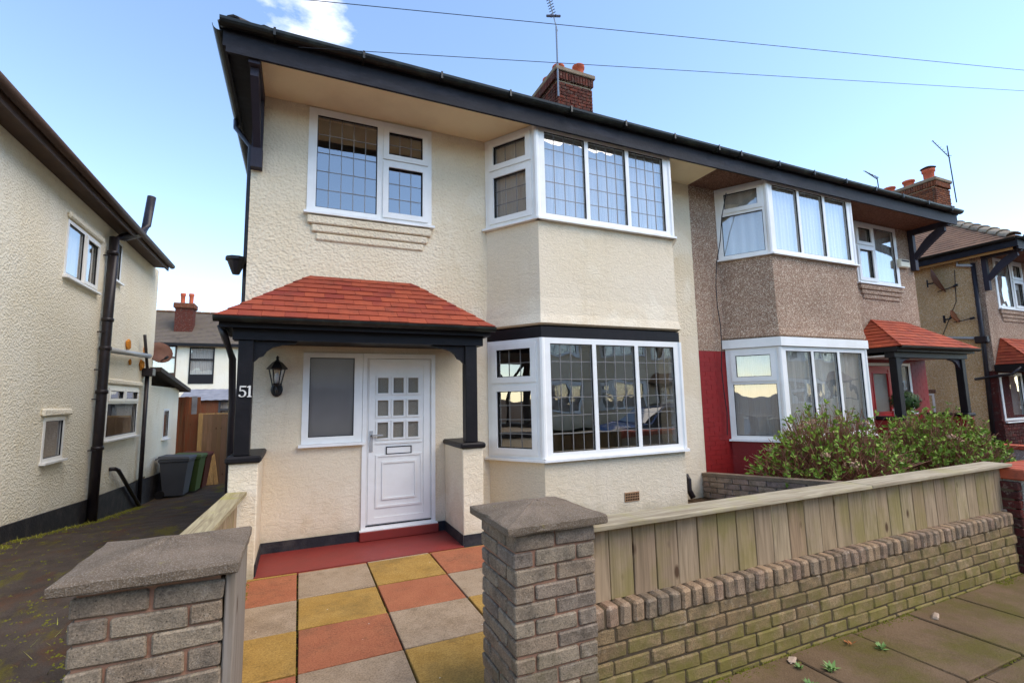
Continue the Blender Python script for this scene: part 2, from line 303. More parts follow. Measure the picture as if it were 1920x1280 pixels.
# ------------------------------------------------------------------ mesh helpers
class MB:
    def __init__(s): s.v = []; s.f = []
    def add(s, vs, fs):
        o = len(s.v); s.v += [tuple(x) for x in vs]; s.f += [tuple(i+o for i in f) for f in fs]; return s
    def box(s, x0, x1, y0, y1, z0, z1):
        x0, x1 = sorted((x0, x1)); y0, y1 = sorted((y0, y1)); z0, z1 = sorted((z0, z1))
        return s.add([(x0, y0, z0), (x1, y0, z0), (x1, y1, z0), (x0, y1, z0), (x0, y0, z1), (x1, y0, z1), (x1, y1, z1), (x0, y1, z1)],
                     [(0, 3, 2, 1), (4, 5, 6, 7), (0, 1, 5, 4), (1, 2, 6, 5), (2, 3, 7, 6), (3, 0, 4, 7)])
    def hexa(s, b, t): # two quads bottom/top
        return s.add(list(b)+list(t), [(0, 3, 2, 1), (4, 5, 6, 7), (0, 1, 5, 4), (1, 2, 6, 5), (2, 3, 7, 6), (3, 0, 4, 7)])
    def cbox(s, x0, x1, y0, y1, z0, z1, c=.006, j=0.):
        # chamfered box, 24 vertices
        x0, x1 = sorted((x0, x1)); y0, y1 = sorted((y0, y1)); z0, z1 = sorted((z0, z1))
        bm = bmesh.new(); bmesh.ops.create_cube(bm, size=1)
        for v in bm.verts:
            v.co = Vector((x0 if v.co.x < 0 else x1, y0 if v.co.y < 0 else y1, z0 if v.co.z < 0 else z1)) + Vector((rnd(-j, j), rnd(-j, j), rnd(-j, j)))
        bmesh.ops.bevel(bm, geom=bm.edges[:], offset=c, segments=1, affect='EDGES', profile=.5)
        bm.verts.index_update(); s.add([v.co for v in bm.verts], [[v.index for v in f.verts] for f in bm.faces]); bm.free(); return s
    def prism(s, poly, z0, z1): # polygon in XY
        n = len(poly); return s.add([(x, y, z0) for x, y in poly]+[(x, y, z1) for x, y in poly],
            [tuple(range(n))[::-1], tuple(range(n, 2*n))]+[(i, (i+1) % n, n+(i+1) % n, n+i) for i in range(n)])
    def extr(s, pts, vec): # planar polygon of 3-D points swept by vec
        n = len(pts); vec = Vector(vec); return s.add([Vector(p) for p in pts]+[Vector(p)+vec for p in pts],
            [tuple(range(n))[::-1], tuple(range(n, 2*n))]+[(i, (i+1) % n, n+(i+1) % n, n+i) for i in range(n)])
    def tube(s, pts, r, n=8, rs=None):
        pts = [Vector(p) for p in pts]; rings = []
        for i, p in enumerate(pts):
            d = (pts[min(i+1, len(pts)-1)]-pts[max(i-1, 0)]).normalized()
            a = d.cross(Vector((0, 0, 1)) if abs(d.z) < .9 else Vector((1, 0, 0))).normalized(); b = d.cross(a)
            rr = rs[i] if rs else r
            rings.append([p+a*math.cos(2*math.pi*k/n)*rr+b*math.sin(2*math.pi*k/n)*rr for k in range(n)])
        vs = [v for q in rings for v in q]; fs = []
        for i in range(len(rings)-1):
            for k in range(n): fs.append((i*n+k, i*n+(k+1) % n, (i+1)*n+(k+1) % n, (i+1)*n+k))
        fs += [tuple(range(n))[::-1], tuple((len(rings)-1)*n+k for k in range(n))]
        return s.add(vs, fs)
    def lathe(s, prof, cx, cy, cz=0, n=16):
        vs = [(cx+r*math.cos(2*math.pi*k/n), cy+r*math.sin(2*math.pi*k/n), cz+z) for r, z in prof for k in range(n)]
        fs = [(i*n+k, i*n+(k+1) % n, (i+1)*n+(k+1) % n, (i+1)*n+k) for i in range(len(prof)-1) for k in range(n)]
        fs += [tuple(range(n))[::-1], tuple((len(prof)-1)*n+k for k in range(n))]
        return s.add(vs, fs)
    def mesh(s, name, mat, smooth=False, fix=True):
        me = bpy.data.meshes.new(name); me.from_pydata(s.v, [], s.f)
        if fix:
            bm = bmesh.new(); bm.from_mesh(me); bmesh.ops.recalc_face_normals(bm, faces=bm.faces[:]); bm.to_mesh(me); bm.free()
        me.materials.append(MATS[mat])
        if smooth:
            for p in me.polygons: p.use_smooth = True
        return me
    def build(s, name, mat, parent=None, smooth=False, fix=True, label=None, kind=None):
        return link(name, s.mesh(name, mat, smooth, fix), parent, label, kind)
def link(name, me, parent=None, label=None, kind=None):
    o = bpy.data.objects.new(name, me); COL.objects.link(o)
    if parent is not None: o.parent = parent
    if label: o['label'] = label
    if kind: o['kind'] = kind
    return o
def thing(name, label, cat, loc=(0, 0, 0), rz=0, group=None):
    o = bpy.data.objects.new(name, None); COL.objects.link(o); o.location = loc; o.rotation_euler = (0, 0, rz)
    o.empty_display_size = .2; o['label'] = label; o['category'] = cat
    if group: o['group'] = group
    return o
def tag(o, label, cat, group=None):
    o['label'] = label; o['category'] = cat
    if group: o['group'] = group
    return o

class Face:
    """frame of a wall: s along the wall, o outward, z up"""
    def __init__(f, p0, p1):
        f.p = Vector((p0[0], p0[1], 0)); d = Vector((p1[0]-p0[0], p1[1]-p0[1], 0)); f.L = d.length; f.d = d.normalized(); f.n = Vector((f.d.y, -f.d.x, 0))
    def P(f, s, o, z): return f.p+f.d*s+f.n*o+Vector((0, 0, z))
    def box(f, mb, s0, s1, o0, o1, z0, z1):
        return mb.hexa([f.P(s0, o0, z0), f.P(s1, o0, z0), f.P(s1, o1, z0), f.P(s0, o1, z0)], [f.P(s0, o0, z1), f.P(s1, o0, z1), f.P(s1, o1, z1), f.P(s0, o1, z1)])
    def plate(f, mb, s0, s1, z0, z1, holes, o0, o1):
        ss = sorted({s0, s1, *[h[i] for h in holes for i in (0, 1) if s0 < h[i] < s1]}); zs = sorted({z0, z1, *[h[i] for h in holes for i in (2, 3) if z0 < h[i] < z1]})
        ns_, nz = len(ss)-1, len(zs)-1
        def solid(i, j):
            if not (0 <= i < ns_ and 0 <= j < nz): return False
            a, b = (ss[i]+ss[i+1])/2, (zs[j]+zs[j+1])/2
            return not any(h[0] < a < h[1] and h[2] < b < h[3] for h in holes)
        idx = {}; vs = []; fs = []
        def V(i, j, k):
            if (i, j, k) not in idx: idx[(i, j, k)] = len(vs); vs.append(f.P(ss[i], (o0, o1)[k], zs[j]))
            return idx[(i, j, k)]
        for i in range(ns_):
            for j in range(nz):
                if not solid(i, j): continue
                fs.append((V(i, j, 1), V(i+1, j, 1), V(i+1, j+1, 1), V(i, j+1, 1))); fs.append((V(i, j, 0), V(i, j+1, 0), V(i+1, j+1, 0), V(i+1, j, 0)))
                if not solid(i-1, j): fs.append((V(i, j, 0), V(i, j, 1), V(i, j+1, 1), V(i, j+1, 0)))
                if not solid(i+1, j): fs.append((V(i+1, j, 0), V(i+1, j+1, 0), V(i+1, j+1, 1), V(i+1, j, 1)))
                if not solid(i, j-1): fs.append((V(i, j, 0), V(i+1, j, 0), V(i+1, j, 1), V(i, j, 1)))
                if not solid(i, j+1): fs.append((V(i, j+1, 0), V(i, j+1, 1), V(i+1, j+1, 1), V(i+1, j+1, 0)))
        return mb.add(vs, fs)

def window(parent, p0, p1, z0, z1, cells, lead=True, sill=.05, blind=None, flip=False, name='window', frame='upvc_white', glassm='window_glass', sw=.04, fo=.015, label=None):
    """cells: (s0,s1,z0,z1,sash,cols,rows) glass openings in metres from p0"""
    F = Face(p0, p1)
    if flip: cells = [(F.L-c[1], F.L-c[0])+tuple(c[2:]) for c in cells]
    mb = MB(); F.plate(mb, 0, F.L, z0, z1, [c[:4] for c in cells], -.05, fo)
    w_ = mb.build(name, frame, parent, label=label)
    for c in cells:
        s0, s1, a, b, sash, nc, nr = c
        if sash:
            m2 = MB(); F.plate(m2, s0-.012, s1+.012, a-.012, b+.012, [(s0+sw, s1-sw, a+sw, b-sw)], fo+.001, fo+.022); m2.build('sash', frame, w_)
            s0, s1, a, b = s0+sw, s1-sw, a+sw, b-sw
        g = MB(); F.plate(g, s0-.004, s1+.004, a-.004, b+.004, [(s0+.008, s1-.008, a+.008, b-.008)], -.012, .006); g.build('gasket', 'gasket', w_)
        g = MB(); F.box(g, s0-.01, s1+.01, -.024, -.018, a-.01, b+.01); g.build('pane', glassm, w_)
        if lead and (nc > 1 or nr > 1):
            g = MB()
            for i in range(1, nc): x = s0+(s1-s0)*i/nc; F.box(g, x-.0045, x+.0045, -.0175, -.012, a, b)
            for i in range(1, nr):
                zz = a+(b-a)*i/nr
                for k in range(nc):
                    F.box(g, s0+(s1-s0)*k/nc+.005, s0+(s1-s0)*(k+1)/nc-.005, -.0175, -.0125, zz-.0045, zz+.0045)
            g.build('lead_lattice', 'lead', w_)
    if sill:
        m2 = MB(); F.box(m2, -.03, F.L+.03, -.04, sill+.02, z0-.032, z0-.002); m2.build('sill', 'upvc_sill', w_)
    if blind:
        m2 = MB(); n = max(6, int(F.L/.09))
        pts = []
        for i in range(n+1): pts.append(F.P(.012+(F.L-.024)*i/n, -.075-(.018 if i % 2 else 0), 0))
        m2.v = [(p.x, p.y, z0+.02) for p in pts]+[(p.x, p.y, z1-.03) for p in pts]; m2.f = [(i, i+1, n+2+i, n+1+i) for i in range(n)]
        m2.build('blind', blind, w_, fix=False)
    return w_

def slope(mb, A, B, C, D, n, th=.022, under=True):
    A, B, C, D = map(Vector, (A, B, C, D)); nr = (B-A).cross(D-A).normalized()
    if nr.z < 0: nr = -nr
    for i in range(n):
        t0, t1 = i/n, min(1, (i+1.25)/n)
        a0, b0, a1, b1 = A.lerp(D, t0), B.lerp(C, t0), A.lerp(D, t1), B.lerp(C, t1)
        mb.hexa([a0, b0, b1, a1], [a0+nr*th, b0+nr*th, b1+nr*th*.25, a1+nr*th*.25])

def tiles(parent, A, B, C, D, n, wid, mat, th=.016, over=.03, seed=3):
    """individual tiles on a trapezium slope, A-B eave, D-C top"""
    rg = random.Random(seed)
    A, B, C, D = map(Vector, (A, B, C, D)); e = (B-A).normalized(); nr = (B-A).cross(D-A).normalized()
    if nr.z < 0: nr = -nr
    L = (B-A).length; upv = (D-A)-e*((D-A).dot(e)); sl0 = (D-A).dot(e); sl1 = (C-A).dot(e)
    P = lambda s, t, h: A+e*s+upv*t+nr*h
    for i in range(n):
        t0, t1 = i/n, min(1., (i+1.3)/n)
        lo = lambda t: sl0*t-over; hi = lambda t: L+(sl1-L)*t+over
        s = lo(0)-(wid*.5 if i % 2 else 0)-rg.uniform(0, wid*.3)
        while s < hi(0):
            a0, b0 = max(s+.0015, lo(t0)), min(s+wid-.0015, hi(t0)); a1, b1 = max(s+.0015, lo(t1)), min(s+wid-.0015, hi(t1))
            s += wid
            if b0-a0 < .02: continue
            if b1 < a1: a1 = b1 = min(max((a1+b1)/2, lo(t1)), hi(t1)); b1 += .002
            h = th*rg.uniform(.9, 1.25)
            mb = MB().hexa([P(a0, t0, 0), P(b0, t0, 0), P(b1, t1, 0), P(a1, t1, 0)], [P(a0, t0, h), P(b0, t0, h*rg.uniform(.9, 1.1)), P(b1, t1, .003), P(a1, t1, .003)])
            mb.build('tile', mat, parent)

BRICKS = {}
def brick_mesh(key, l, d, h, mat, c=.006, j=.0035, nvar=5):
    k = (key, round(l, 3), round(d, 3), round(h, 3))
    if k not in BRICKS: BRICKS[k] = [MB().cbox(-l/2, l/2, -d/2, d/2, -h/2, h/2, c, j).mesh('brick', mat) for _ in range(nvar)]
    return random.choice(BRICKS[k])
def brick(parent, x, y, z, l, d, h, mat, rz=0, name='brick', c=.006, j=.0035, wob=.002):
    o = link(name, brick_mesh(mat, l, d, h, mat, c, j), parent)
    o.location = (x+rnd(-wob, wob), y+rnd(-wob, wob), z+rnd(-wob, wob)*.6); o.rotation_euler = (rnd(-.006, .006), rnd(-.006, .006), rz+rnd(-.008, .008)); return o

# ------------------------------------------------------------------ ground, street
def zg(y):
    pts = [(-3.95, -.04), (-1.5, .03), (1.0, .06), (1.8, .05), (4.6, -.31), (7.7, -.60), (11, -.74), (14, -.85), (400, -.95)]
    if y <= pts[0][0]: return pts[0][1]
    for (a, za), (b, zb) in zip(pts, pts[1:]):
        if y <= b: return za+(zb-za)*(y-a)/(b-a)
ys = [-400, -60, -6.35, -6.3, -3.95, -1.5, 1, 1.8, 4.6, 7.7, 11, 14, 60, 400]
mb = MB(); zz = [-.30, -.30, -.30, -.16, -.16]+[zg(y)-.08 for y in ys[5:]]
for i, y in enumerate(ys): mb.add([(-400, y, zz[i]), (400, y, zz[i])], [])
mb.f = [(2*i, 2*i+1, 2*i+3, 2*i+2) for i in range(len(ys)-1)]; mb.build('ground', 'soil', kind='structure', fix=False)
MB().box(-120, 120, -12.2, -6.36, -.29, -.165).build('road', 'road_asphalt', kind='structure')
kerb = thing('kerb', '', ''); del kerb['label'], kerb['category']; kerb['kind'] = 'structure'
kb = MB().cbox(-.45, .45, -.06, .06, -.25, -.045, .012).mesh('kerb_stone', 'concrete')
for i in range(28): o = link('kerb_stone', kb, kerb); o.location = (-8+i*.915, -6.29, 0)
MB().box(-120, 120, -14.6, -12.26, -.29, -.06).build('far_pavement', 'concrete', kind='structure')
# near pavement: flagstones
pav = MB().box(-40, 60, -6.22, -3.80, -.3, -.062).build('pavement', 'mortar_dark', kind='structure')
xs = 0
for row, (ya, yb) in enumerate(((-4.44, -3.80), (-5.05, -4.46), (-5.66, -5.07), (-6.22, -5.68))):
    x = -6.1+(.0 if row == 0 else .45*(row % 2))-.33
    while x < 16:
        wdt = (.68, .86, .9)[row % 3]
        if row == 0: wdt = .665
        me = MB().cbox(0, wdt-.014, 0, yb-ya, -.05, 0, .007, .002).mesh('flagstone', 'flagstone')
        o = link('flagstone', me, pav); o.location = (x, ya, -.042+rnd(-.004, .004)); o.rotation_euler = (rnd(-.004, .004), rnd(-.004, .004), 0); x += wdt
# driveway between the houses
mb = MB(); yy = [-3.8, -1.5, 1, 1.8, 4.6, 7.7, 11, 12.2]
for y in yy: mb.add([(-2.75, y, zg(y)-.0), (.02, y, zg(y))], [])
mb.f = [(2*i, 2*i+1, 2*i+3, 2*i+2) for i in range(len(yy)-1)]; mb.build('driveway', 'driveway_asphalt', kind='structure', fix=False)
# front garden of 51: concrete base and coloured slabs
garden = MB().box(.06, 6.72, -3.56, -.79, -.2, -.026).box(.42, 1.60, -3.835, -3.5601, -.2, -.026).build('front_path', 'joint_soil', kind='structure')
colx = [.25, .63, 1.28, 1.93, 2.575, 3.22]; rowy = [-.785, -.82, -1.49, -2.09, -2.71, -3.33, -3.835]
for r_ in range(6):
    for c_ in range(5):
        if r_ == 5 and c_ > 2: continue
        k = (c_+r_-1) % 3
        x0, x1 = colx[c_]+.007, colx[c_+1]-.007; y1, y0 = rowy[r_]-.008, rowy[r_+1]+.008
        if c_ == 0: x0 = .2 if r_ < 2 else .10
        me = MB().cbox(x0, x1, y0, y1, -.03, 0, .004, .003).mesh('slab', ('red_slab', 'grey_slab', 'yellow_slab')[k])
        o = link('slab', me, garden); o.location.z = rnd(-.004, .004)
MB().box(6.85, 15.0, -3.7, -.0, -.2, .0).build('neighbour_garden_soil', 'soil', kind='structure')

# ------------------------------------------------------------------ houses
W = 6.793; D = 8.6
class H:
    """half of a semi-detached house; local x runs 0 (outer side) to W (party wall)"""
    def __init__(h, root, sx): h.r = root; h.sx = sx
    def X(h, x): return x if h.sx > 0 else W-x
    def bx(h, mb, x0, x1, y0, y1, z0, z1): return mb.box(h.X(x0), h.X(x1), y0, y1, z0, z1)
    def V(h, x, y, z): return Vector((h.X(x), y, z))
    def win(h, a, b, *args, **kw):
        p0, p1 = (h.X(a[0]), a[1]), (h.X(b[0]), b[1])
        if h.sx < 0: p0, p1 = p1, p0
        return window(h.r, p0, p1, *args, flip=h.sx < 0, **kw)

BAY = [(2.957, 0), (3.424, -.694), (5.704, -.694), (6.17, 0)]
def bay_poly(h, d=0.):
    p = [(2.957-d*1.2, .0), (3.424-d*.6, -.694-d), (5.704+d*.6, -.694-d), (6.17+d*1.2, .0)]
    return [(h.X(x), y) for x, y in p]

def make_house(root, sx, st):
    h = H(root, sx); r = root
    up_, lo_, sof = st['up'], st['lo'], st['soffit']; blk = 'black_eaves_paint'
    lead = st.get('lead', False); bl = st.get('blinds', {})
    zs, zsplit = 5.32, st.get('split', 2.62)
    # front wall with openings (thickness 0.22)
    F = Face((0, 0), (W, 0))
    def hole(x0, x1, z0, z1): a, b = sorted((h.X(x0), h.X(x1))); return (a, b, z0, z1)
    holes = [hole(.62, 2.15, 3.965, 5.29), hole(3.03, 6.10, 4.0, 5.31), hole(3.03, 6.10, .85, 2.43), hole(1.31, 2.20, .12, 2.215), hole(.64, 1.31, 1.165, 2.215)]
    F.plate(MB(), 0, 1, 0, 1, [], 0, 1)
    mb = MB(); F.plate(mb, 0, W, zsplit, zs+.02, [q for q in holes if q[3] > zsplit], -.22, 0); mb.build('wall', up_, r, label=st['wall_label'])
    mb = MB(); F.plate(mb, 0, W, -.12, zsplit-.0015, [q for q in holes if q[2] < zsplit], -.22, -.001); mb.build('wall', lo_, r, label=st.get('low_label'))
    mb = MB(); h.bx(mb, 0, .2, .221, D, -1, zs+.02); mb.build('wall', st.get('side', up_), r)
    mb = MB(); h.bx(mb, 0.201, W, D-.2, D-.001, -1, zs+.02); h.bx(mb, W-.08, W-.003, .221, D-.201, -.1, zs+.02); mb.build('wall', 'interior_wall', r)
    mb = MB(); h.bx(mb, .201, W-.081, .2215, D-.202, .06, .1); h.bx(mb, .201, W-.081, .2215, D-.202, 2.7, 2.78); mb.build('floor', 'interior_floor', r)
    mb = MB(); h.bx(mb, 2.55, 2.65, .222, D-.202, .101, 2.699); h.bx(mb, 2.55, 2.65, .222, D-.202, 2.781, 5.30); h.bx(mb, .201, W-.081, 4.2, 4.3, .101, 2.699); h.bx(mb, .201, W-.081, 4.2, 4.3, 2.781, 5.30); mb.build('partition_wall', 'interior_wall', r)
    # eaves: soffit, fascia, gutter, roof
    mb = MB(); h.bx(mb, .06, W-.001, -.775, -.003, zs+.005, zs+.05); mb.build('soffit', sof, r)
    mb = MB(); h.bx(mb, .21, W-.09, .0, D-.21, zs+.021, zs+.06); mb.build('ceiling', 'interior_wall', r)
    mb = MB(); h.bx(mb, -.20, W-.001, -.81, -.776, 5.24, 5.50); h.bx(mb, -.23, -.20, -.81, D+.1, 5.30, 5.50); h.bx(mb, -.199, .058, -.775, D+.1, 5.345, 5.375); mb.build('fascia', blk, r)
    # half-round gutters with brackets
    def gut(pts, rad=.062):
        m = MB(); pts = [Vector(p) for p in pts]; d = (pts[1]-pts[0]).normalized(); a = d.cross(Vector((0, 0, 1))); n = 8
        vs = []
        for p in pts:
            for rr in (rad, rad-.006):
                for k in range(n+1):
                    th = math.pi+math.pi*k/n; vs.append(p+a*math.cos(th)*rr+Vector((0, 0, math.sin(th)*rr)))
        q = n+1; fs = []
        for k in range(n): fs += [(k, k+1, 2*q+k+1, 2*q+k), (q+k, 3*q+k, 3*q+k+1, q+k+1)]
        fs += [(0, 2*q, 3*q, q), (n, q+n, 3*q+n, 2*q+n)]+[tuple(list(range(q))+[q+k for k in range(n, -1, -1)]), tuple([2*q+k for k in range(n, -1, -1)]+[3*q+k for k in range(q)])]
        m.add(vs, fs); return m
    g = gut([h.V(-.25, -.87, 5.535), h.V(W-.002, -.87, 5.535)], .07).build('gutter', 'gutter_plastic', r)
    m = MB()
    for k in range(8):
        m = MB(); x = .25+k*.9; h.bx(m, x-.012, x+.012, -.948, -.80, 5.457, 5.475); h.bx(m, x-.012, x+.012, -.952, -.945, 5.457, 5.545); m.build('gutter_bracket', 'gutter_plastic', g)
    gut([h.V(-.27, -.80, 5.525), h.V(-.27, D+.1, 5.525)], .065).build('gutter', 'gutter_plastic', r)
    if st.get('roof', True):
        e, ov = 5.525, -.84; pit = math.tan(R(st.get('pitch', 33))); ym = D/2-.3; rh = e+(ym-ov)*pit; xh = -.27+(ym-ov)*1.0
        xh = min(xh, W-.4); yb = 2*ym-ov
        mb = MB()
        slope(mb, h.V(-.27, ov, e), h.V(W-.002, ov, e), h.V(W-.002, ym, rh), h.V(xh, ym, rh), 34)
        slope(mb, h.V(-.27, yb, e), h.V(W-.002, yb, e), h.V(W-.002, ym, rh), h.V(xh, ym, rh), 34)
        slope(mb, h.V(-.27, ov, e), h.V(-.27, yb, e), h.V(xh, ym, rh), h.V(xh, ym-.01, rh), 34)
        rf = mb.build('roof', st.get('roofmat', 'dark_roof_tile'), r)
        # hip tiles
        n = st.get('hips', 18); a, b = h.V(-.17, ov+.10, e+.045), h.V(xh, ym, rh+.01); d = (b-a).normalized(); sd = d.cross(Vector((0, 0, 1))).normalized(); upn = sd.cross(d)
        for k in range(n):
            q = a.lerp(b, k/n); q2 = a.lerp(b, min(1, (k+1.1)/n)); m = MB(); vs = []
            for pt, rr, li in ((q, .15, .02), (q2, .13, -.01)):
                for t_ in range(7):
                    th = math.pi*t_/6; vs.append(pt+sd*math.cos(th)*rr+upn*(math.sin(th)*rr*.62+li))
            vs2 = [v-upn*.02 for v in vs]
            fs = [(i, i+1, i+8, i+7) for i in range(6)]+[(14+i, 21+i, 22+i, 15+i) for i in range(6)]+[tuple(range(7))+tuple(14+i for i in range(6, -1, -1))]
            m.add(vs+vs2, fs); m.build('hip_tile', st.get('hipmat', 'dark_roof_tile'), rf)
    # corner knee bracket
    m = MB(); x0, x1 = -.0, .115
    h.bx(m, x0+.004, x1, -.10, -.004, 4.62, zs+.0); h.bx(m, x0+.004, x1, -.775, -.101, 5.205, zs+.0)
    br = m.build('eaves_bracket', 'bracket_timber', r)
    m = MB(); n = 8; pa = []; pb = []
    for k in range(n+1):
        t_ = k/n; y = -.10-.60*t_; z = 4.70+.51*t_; sag = .07*math.sin(math.pi*t_); pa.append((y-.0, z-.10+sag*.2)); pb.append((y+.0+sag*.4, z+.05+sag))
    pts = [h.V(x0+.02, y, z) for y, z in pa]+[h.V(x0+.02, y, z) for y, z in pb[::-1]]
    m.extr(pts, h.V(x1-.016, 0, 0)-h.V(x0+.02, 0, 0)); m.build('brace', 'bracket_timber', br)
    m = MB(); h.bx(m, x0+.0, x1+.004, -.106, -.004, 4.37, 4.619); m.build('bracket_foot', 'bracket_timber', br)
    # first-floor window over the porch
    cells = [(.10, .83, 4.02, 5.22, False, 5, 5), (.915, 1.485, 4.80, 5.235, True, 3, 2), (.915, 1.485, 4.005, 4.745, True, 3, 3)]
    h.win((.61, 0), (2.16, 0), 3.951, 5.303, cells, lead=lead, blind=bl.get('small'), sw=.06)
    # stepped corbel below it
    m = MB()
    for k, (i, z0, z1, o) in enumerate(((.0, 3.80, 3.90, .055), (.05, 3.70, 3.79, .04), (.10, 3.60, 3.69, .026))):
        a, b = sorted((h.X(.62+i), h.X(2.15-i))); m.cbox(a, b, -o, .02, z0, z1, .012, .004)
    m.build('corbel', up_, r)
    # bay
    rb = st['bay']
    mb = MB(); mb.prism(bay_poly(h), -.1, .845); mb.build('bay_wall', st.get('bay_low', lo_), r)
    mb = MB(); pp = [(x, y) for x, y in bay_poly(h)]
    # flared upper apron: rings
    rings = [(2.578, .0), (2.60, .045), (2.72, .02), (2.95, .004), (3.975, .0)]; vs = []; fs = []
    for z, d_ in rings: vs += [(x, y, z) for x, y in bay_poly(h, d_)]
    for k in range(len(rings)-1):
        for i in range(4): fs.append((4*k+i, 4*k+(i+1) % 4, 4*k+4+(i+1) % 4, 4*k+4+i))
    fs += [(3, 2, 1, 0), tuple(4*(len(rings)-1)+i for i in range(4))]
    mb.add(vs, fs); mb.build('bay_apron', rb, r)
    mb = MB(); mb.prism(bay_poly(h, .012 if not st.get('band_out') else .06), 2.415, 2.555 if not st.get('band_out') else 2.565); mb.build('bay_fascia', st['band'], r)
    for lvl, (z0, z1, rows, low) in enumerate(((.87, 2.41, 6, True), (4.01, 5.318, 5, False))):
        side_b = bl.get('bay_low' if low else 'bay_up')
        zt = z0+(z1-z0)*.62
        for a, b in ((BAY[0], BAY[1]), (BAY[2], BAY[3])):
            L = math.hypot(b[0]-a[0], b[1]-a[1])
            cc = [(.085, L-.09, zt+.03, z1-.06, True, 3, 2 if low else 1), (.085, L-.09, z0+.06, zt-.03, st.get('side_sash', True), 3, 4 if low else 3)]
            h.win(a, b, z0, z1, cc, lead=lead, blind=side_b, sw=.065)
        L = BAY[2][0]-BAY[1][0]
        e_ = .115; wd = (L-2*e_-.12)/3
        cc = [(e_+k*(wd+.06), e_+k*(wd+.06)+wd, z0+.075, z1-.075, False, 4, rows) for k in range(3)]
        h.win(BAY[1], BAY[2], z0, z1, cc, lead=lead, blind=side_b, fo=.017)
        for bx_, by_ in (BAY[1], BAY[2]): MB().lathe([(.045, z0+.002), (.045, z1-.002)], h.X(bx_), by_+.01, 0, 10).build('bay_corner_post', 'upvc_white', r)
    # porch
    if st.get('porch', True):
        pc = st['pillar']; tr = st.get('trim', 'black_paint'); ytop = .75
        for (x0, x1, px0, px1) in ((-.005, .25, .03, .165), (2.338, 2.585, 2.385, 2.53)):
            m = MB(); a, b = sorted((h.X(x0), h.X(x1))); m.cbox(a, b, -.752, -.002, -.12, 1.072, .008, .003); m.build('porch_pillar', pc, r)
            m = MB(); a, b = sorted((h.X(x0-.03), h.X(x1+.03))); m.cbox(a, b, -.785, -.001, 1.073, 1.14, .018, .004); m.build('pillar_cap', tr, r)
            m = MB(); a, b = sorted((h.X(px0), h.X(px1))); m.cbox(a, b, -.735, -.605, 1.14, 2.27, .006); m.build('porch_post', tr, r)
        m = MB(); h.bx(m, -.02, 2.60, -.755, -.58, 2.271, 2.40); h.bx(m, -.06, 2.635, -.80, -.0, 2.401, 2.43); m.build('porch_beam', tr, r)
        m = MB(); h.bx(m, .03, 2.53, -.579, -.004, 2.30, 2.33)
        m.build('porch_ceiling', tr if sx > 0 else 'upvc_white', r)
        for (x0, s_) in ((.1655, 1), (2.3845, -1)):
            pts = [(0, 2.268), (.40, 2.268), (.38, 2.247), (.26, 2.232), (.17, 2.205), (.115, 2.165), (.085, 2.115), (.045, 2.10), (.0, 2.05)]
            m = MB(); m.extr([h.V(x0+s_*u, -.70, z) for u, z in pts], (0, .05, 0)); m.build('porch_bracket', tr if sx > 0 else 'bracket_timber', r)
        gut([h.V(-.17, -.90, 2.475), h.V(2.70, -.90, 2.475)], .055).build('gutter', 'gutter_plastic', r)
        m = MB(); h.bx(m, -.13, 2.665, -.845, -.80, 2.38, 2.47); h.bx(m, -.13, -.09, -.80, -.0, 2.38, 2.47); h.bx(m, 2.625, 2.665, -.80, -.0, 2.38, 2.47); m.build('porch_fascia', tr, r)
        pr = MB(); A, B, C, D_ = h.V(-.13, -.93, 2.475), h.V(2.67, -.93, 2.475), h.V(1.86, -.01, 3.15), h.V(.71, -.01, 3.15); E0, E1 = h.V(-.13, -.005, 2.475), h.V(2.67, -.005, 2.475)
        pr.add([A, B, C, D_, E0, E1], [(0, 1, 2, 3), (0, 3, 4), (1, 5, 2), (0, 4, 5, 1), (4, 3, 2, 5)])
        pr = pr.build('porch_roof', st['tile'], r)
        if not st.get('cheap'):
          tiles(pr, A, B, C, D_, 9, .205, st['tile'], seed=4)
          tiles(pr, E0, A, D_+Vector((0, .001, 0)), D_, 9, .205, st['tile'], over=.0, seed=5)
          tiles(pr, B, E1, C+Vector((0, .001, 0)), C, 9, .205, st['tile'], over=.0, seed=6)
        # floor, step, plinth
        m = MB(); h.bx(m, .252, 2.336, -.783, -.003, -.1, .004); m.build('porch_floor', 'red_paint', r)
        m = MB(); a, b = sorted((h.X(1.29), h.X(2.235))); m.cbox(a, b, -.075, -.002, .005, .112, .008); m.build('door_step', 'red_paint', r)
        m = MB(); h.bx(m, .256, 1.287, -.016, -.002, .005, .118); h.bx(m, 2.238, 2.334, -.016, -.002, .005, .118); h.bx(m, .251, .262, -.748, -.0165, .005, .118); h.bx(m, 2.326, 2.337, -.748, -.0165, .005, .118); h.bx(m, 2.339, 2.60, -.766, -.753, -.02, .118); m.build('plinth', 'black_plinth', r)
        # side light and door
        h.win((.63, 0), (1.302, 0), 1.157, 2.222, [(.072, .575, 1.235, 2.165, False, 1, 1)], lead=False, glassm='side_glass' if sx > 0 else 'window_glass', label='single dark pane beside the front door')
        a, b = (1.305, 0), (2.208, 0); p0, p1 = ((h.X(a[0]), 0), (h.X(b[0]), 0)) if sx > 0 else ((h.X(b[0]), 0), (h.X(a[0]), 0))
        F2 = Face(p0, p1); L = F2.L; fl = (lambda s0, s1: (s0, s1)) if sx > 0 else (lambda s0, s1: (L-s1, L-s0))
        dm = st.get('door', 'upvc_white')
        fm = MB(); F2.plate(fm, 0, L, .125, 2.222, [(.052, L-.052, .155, 2.165)], -.06, .022); fr_ = fm.build('door_frame', 'upvc_white', r)
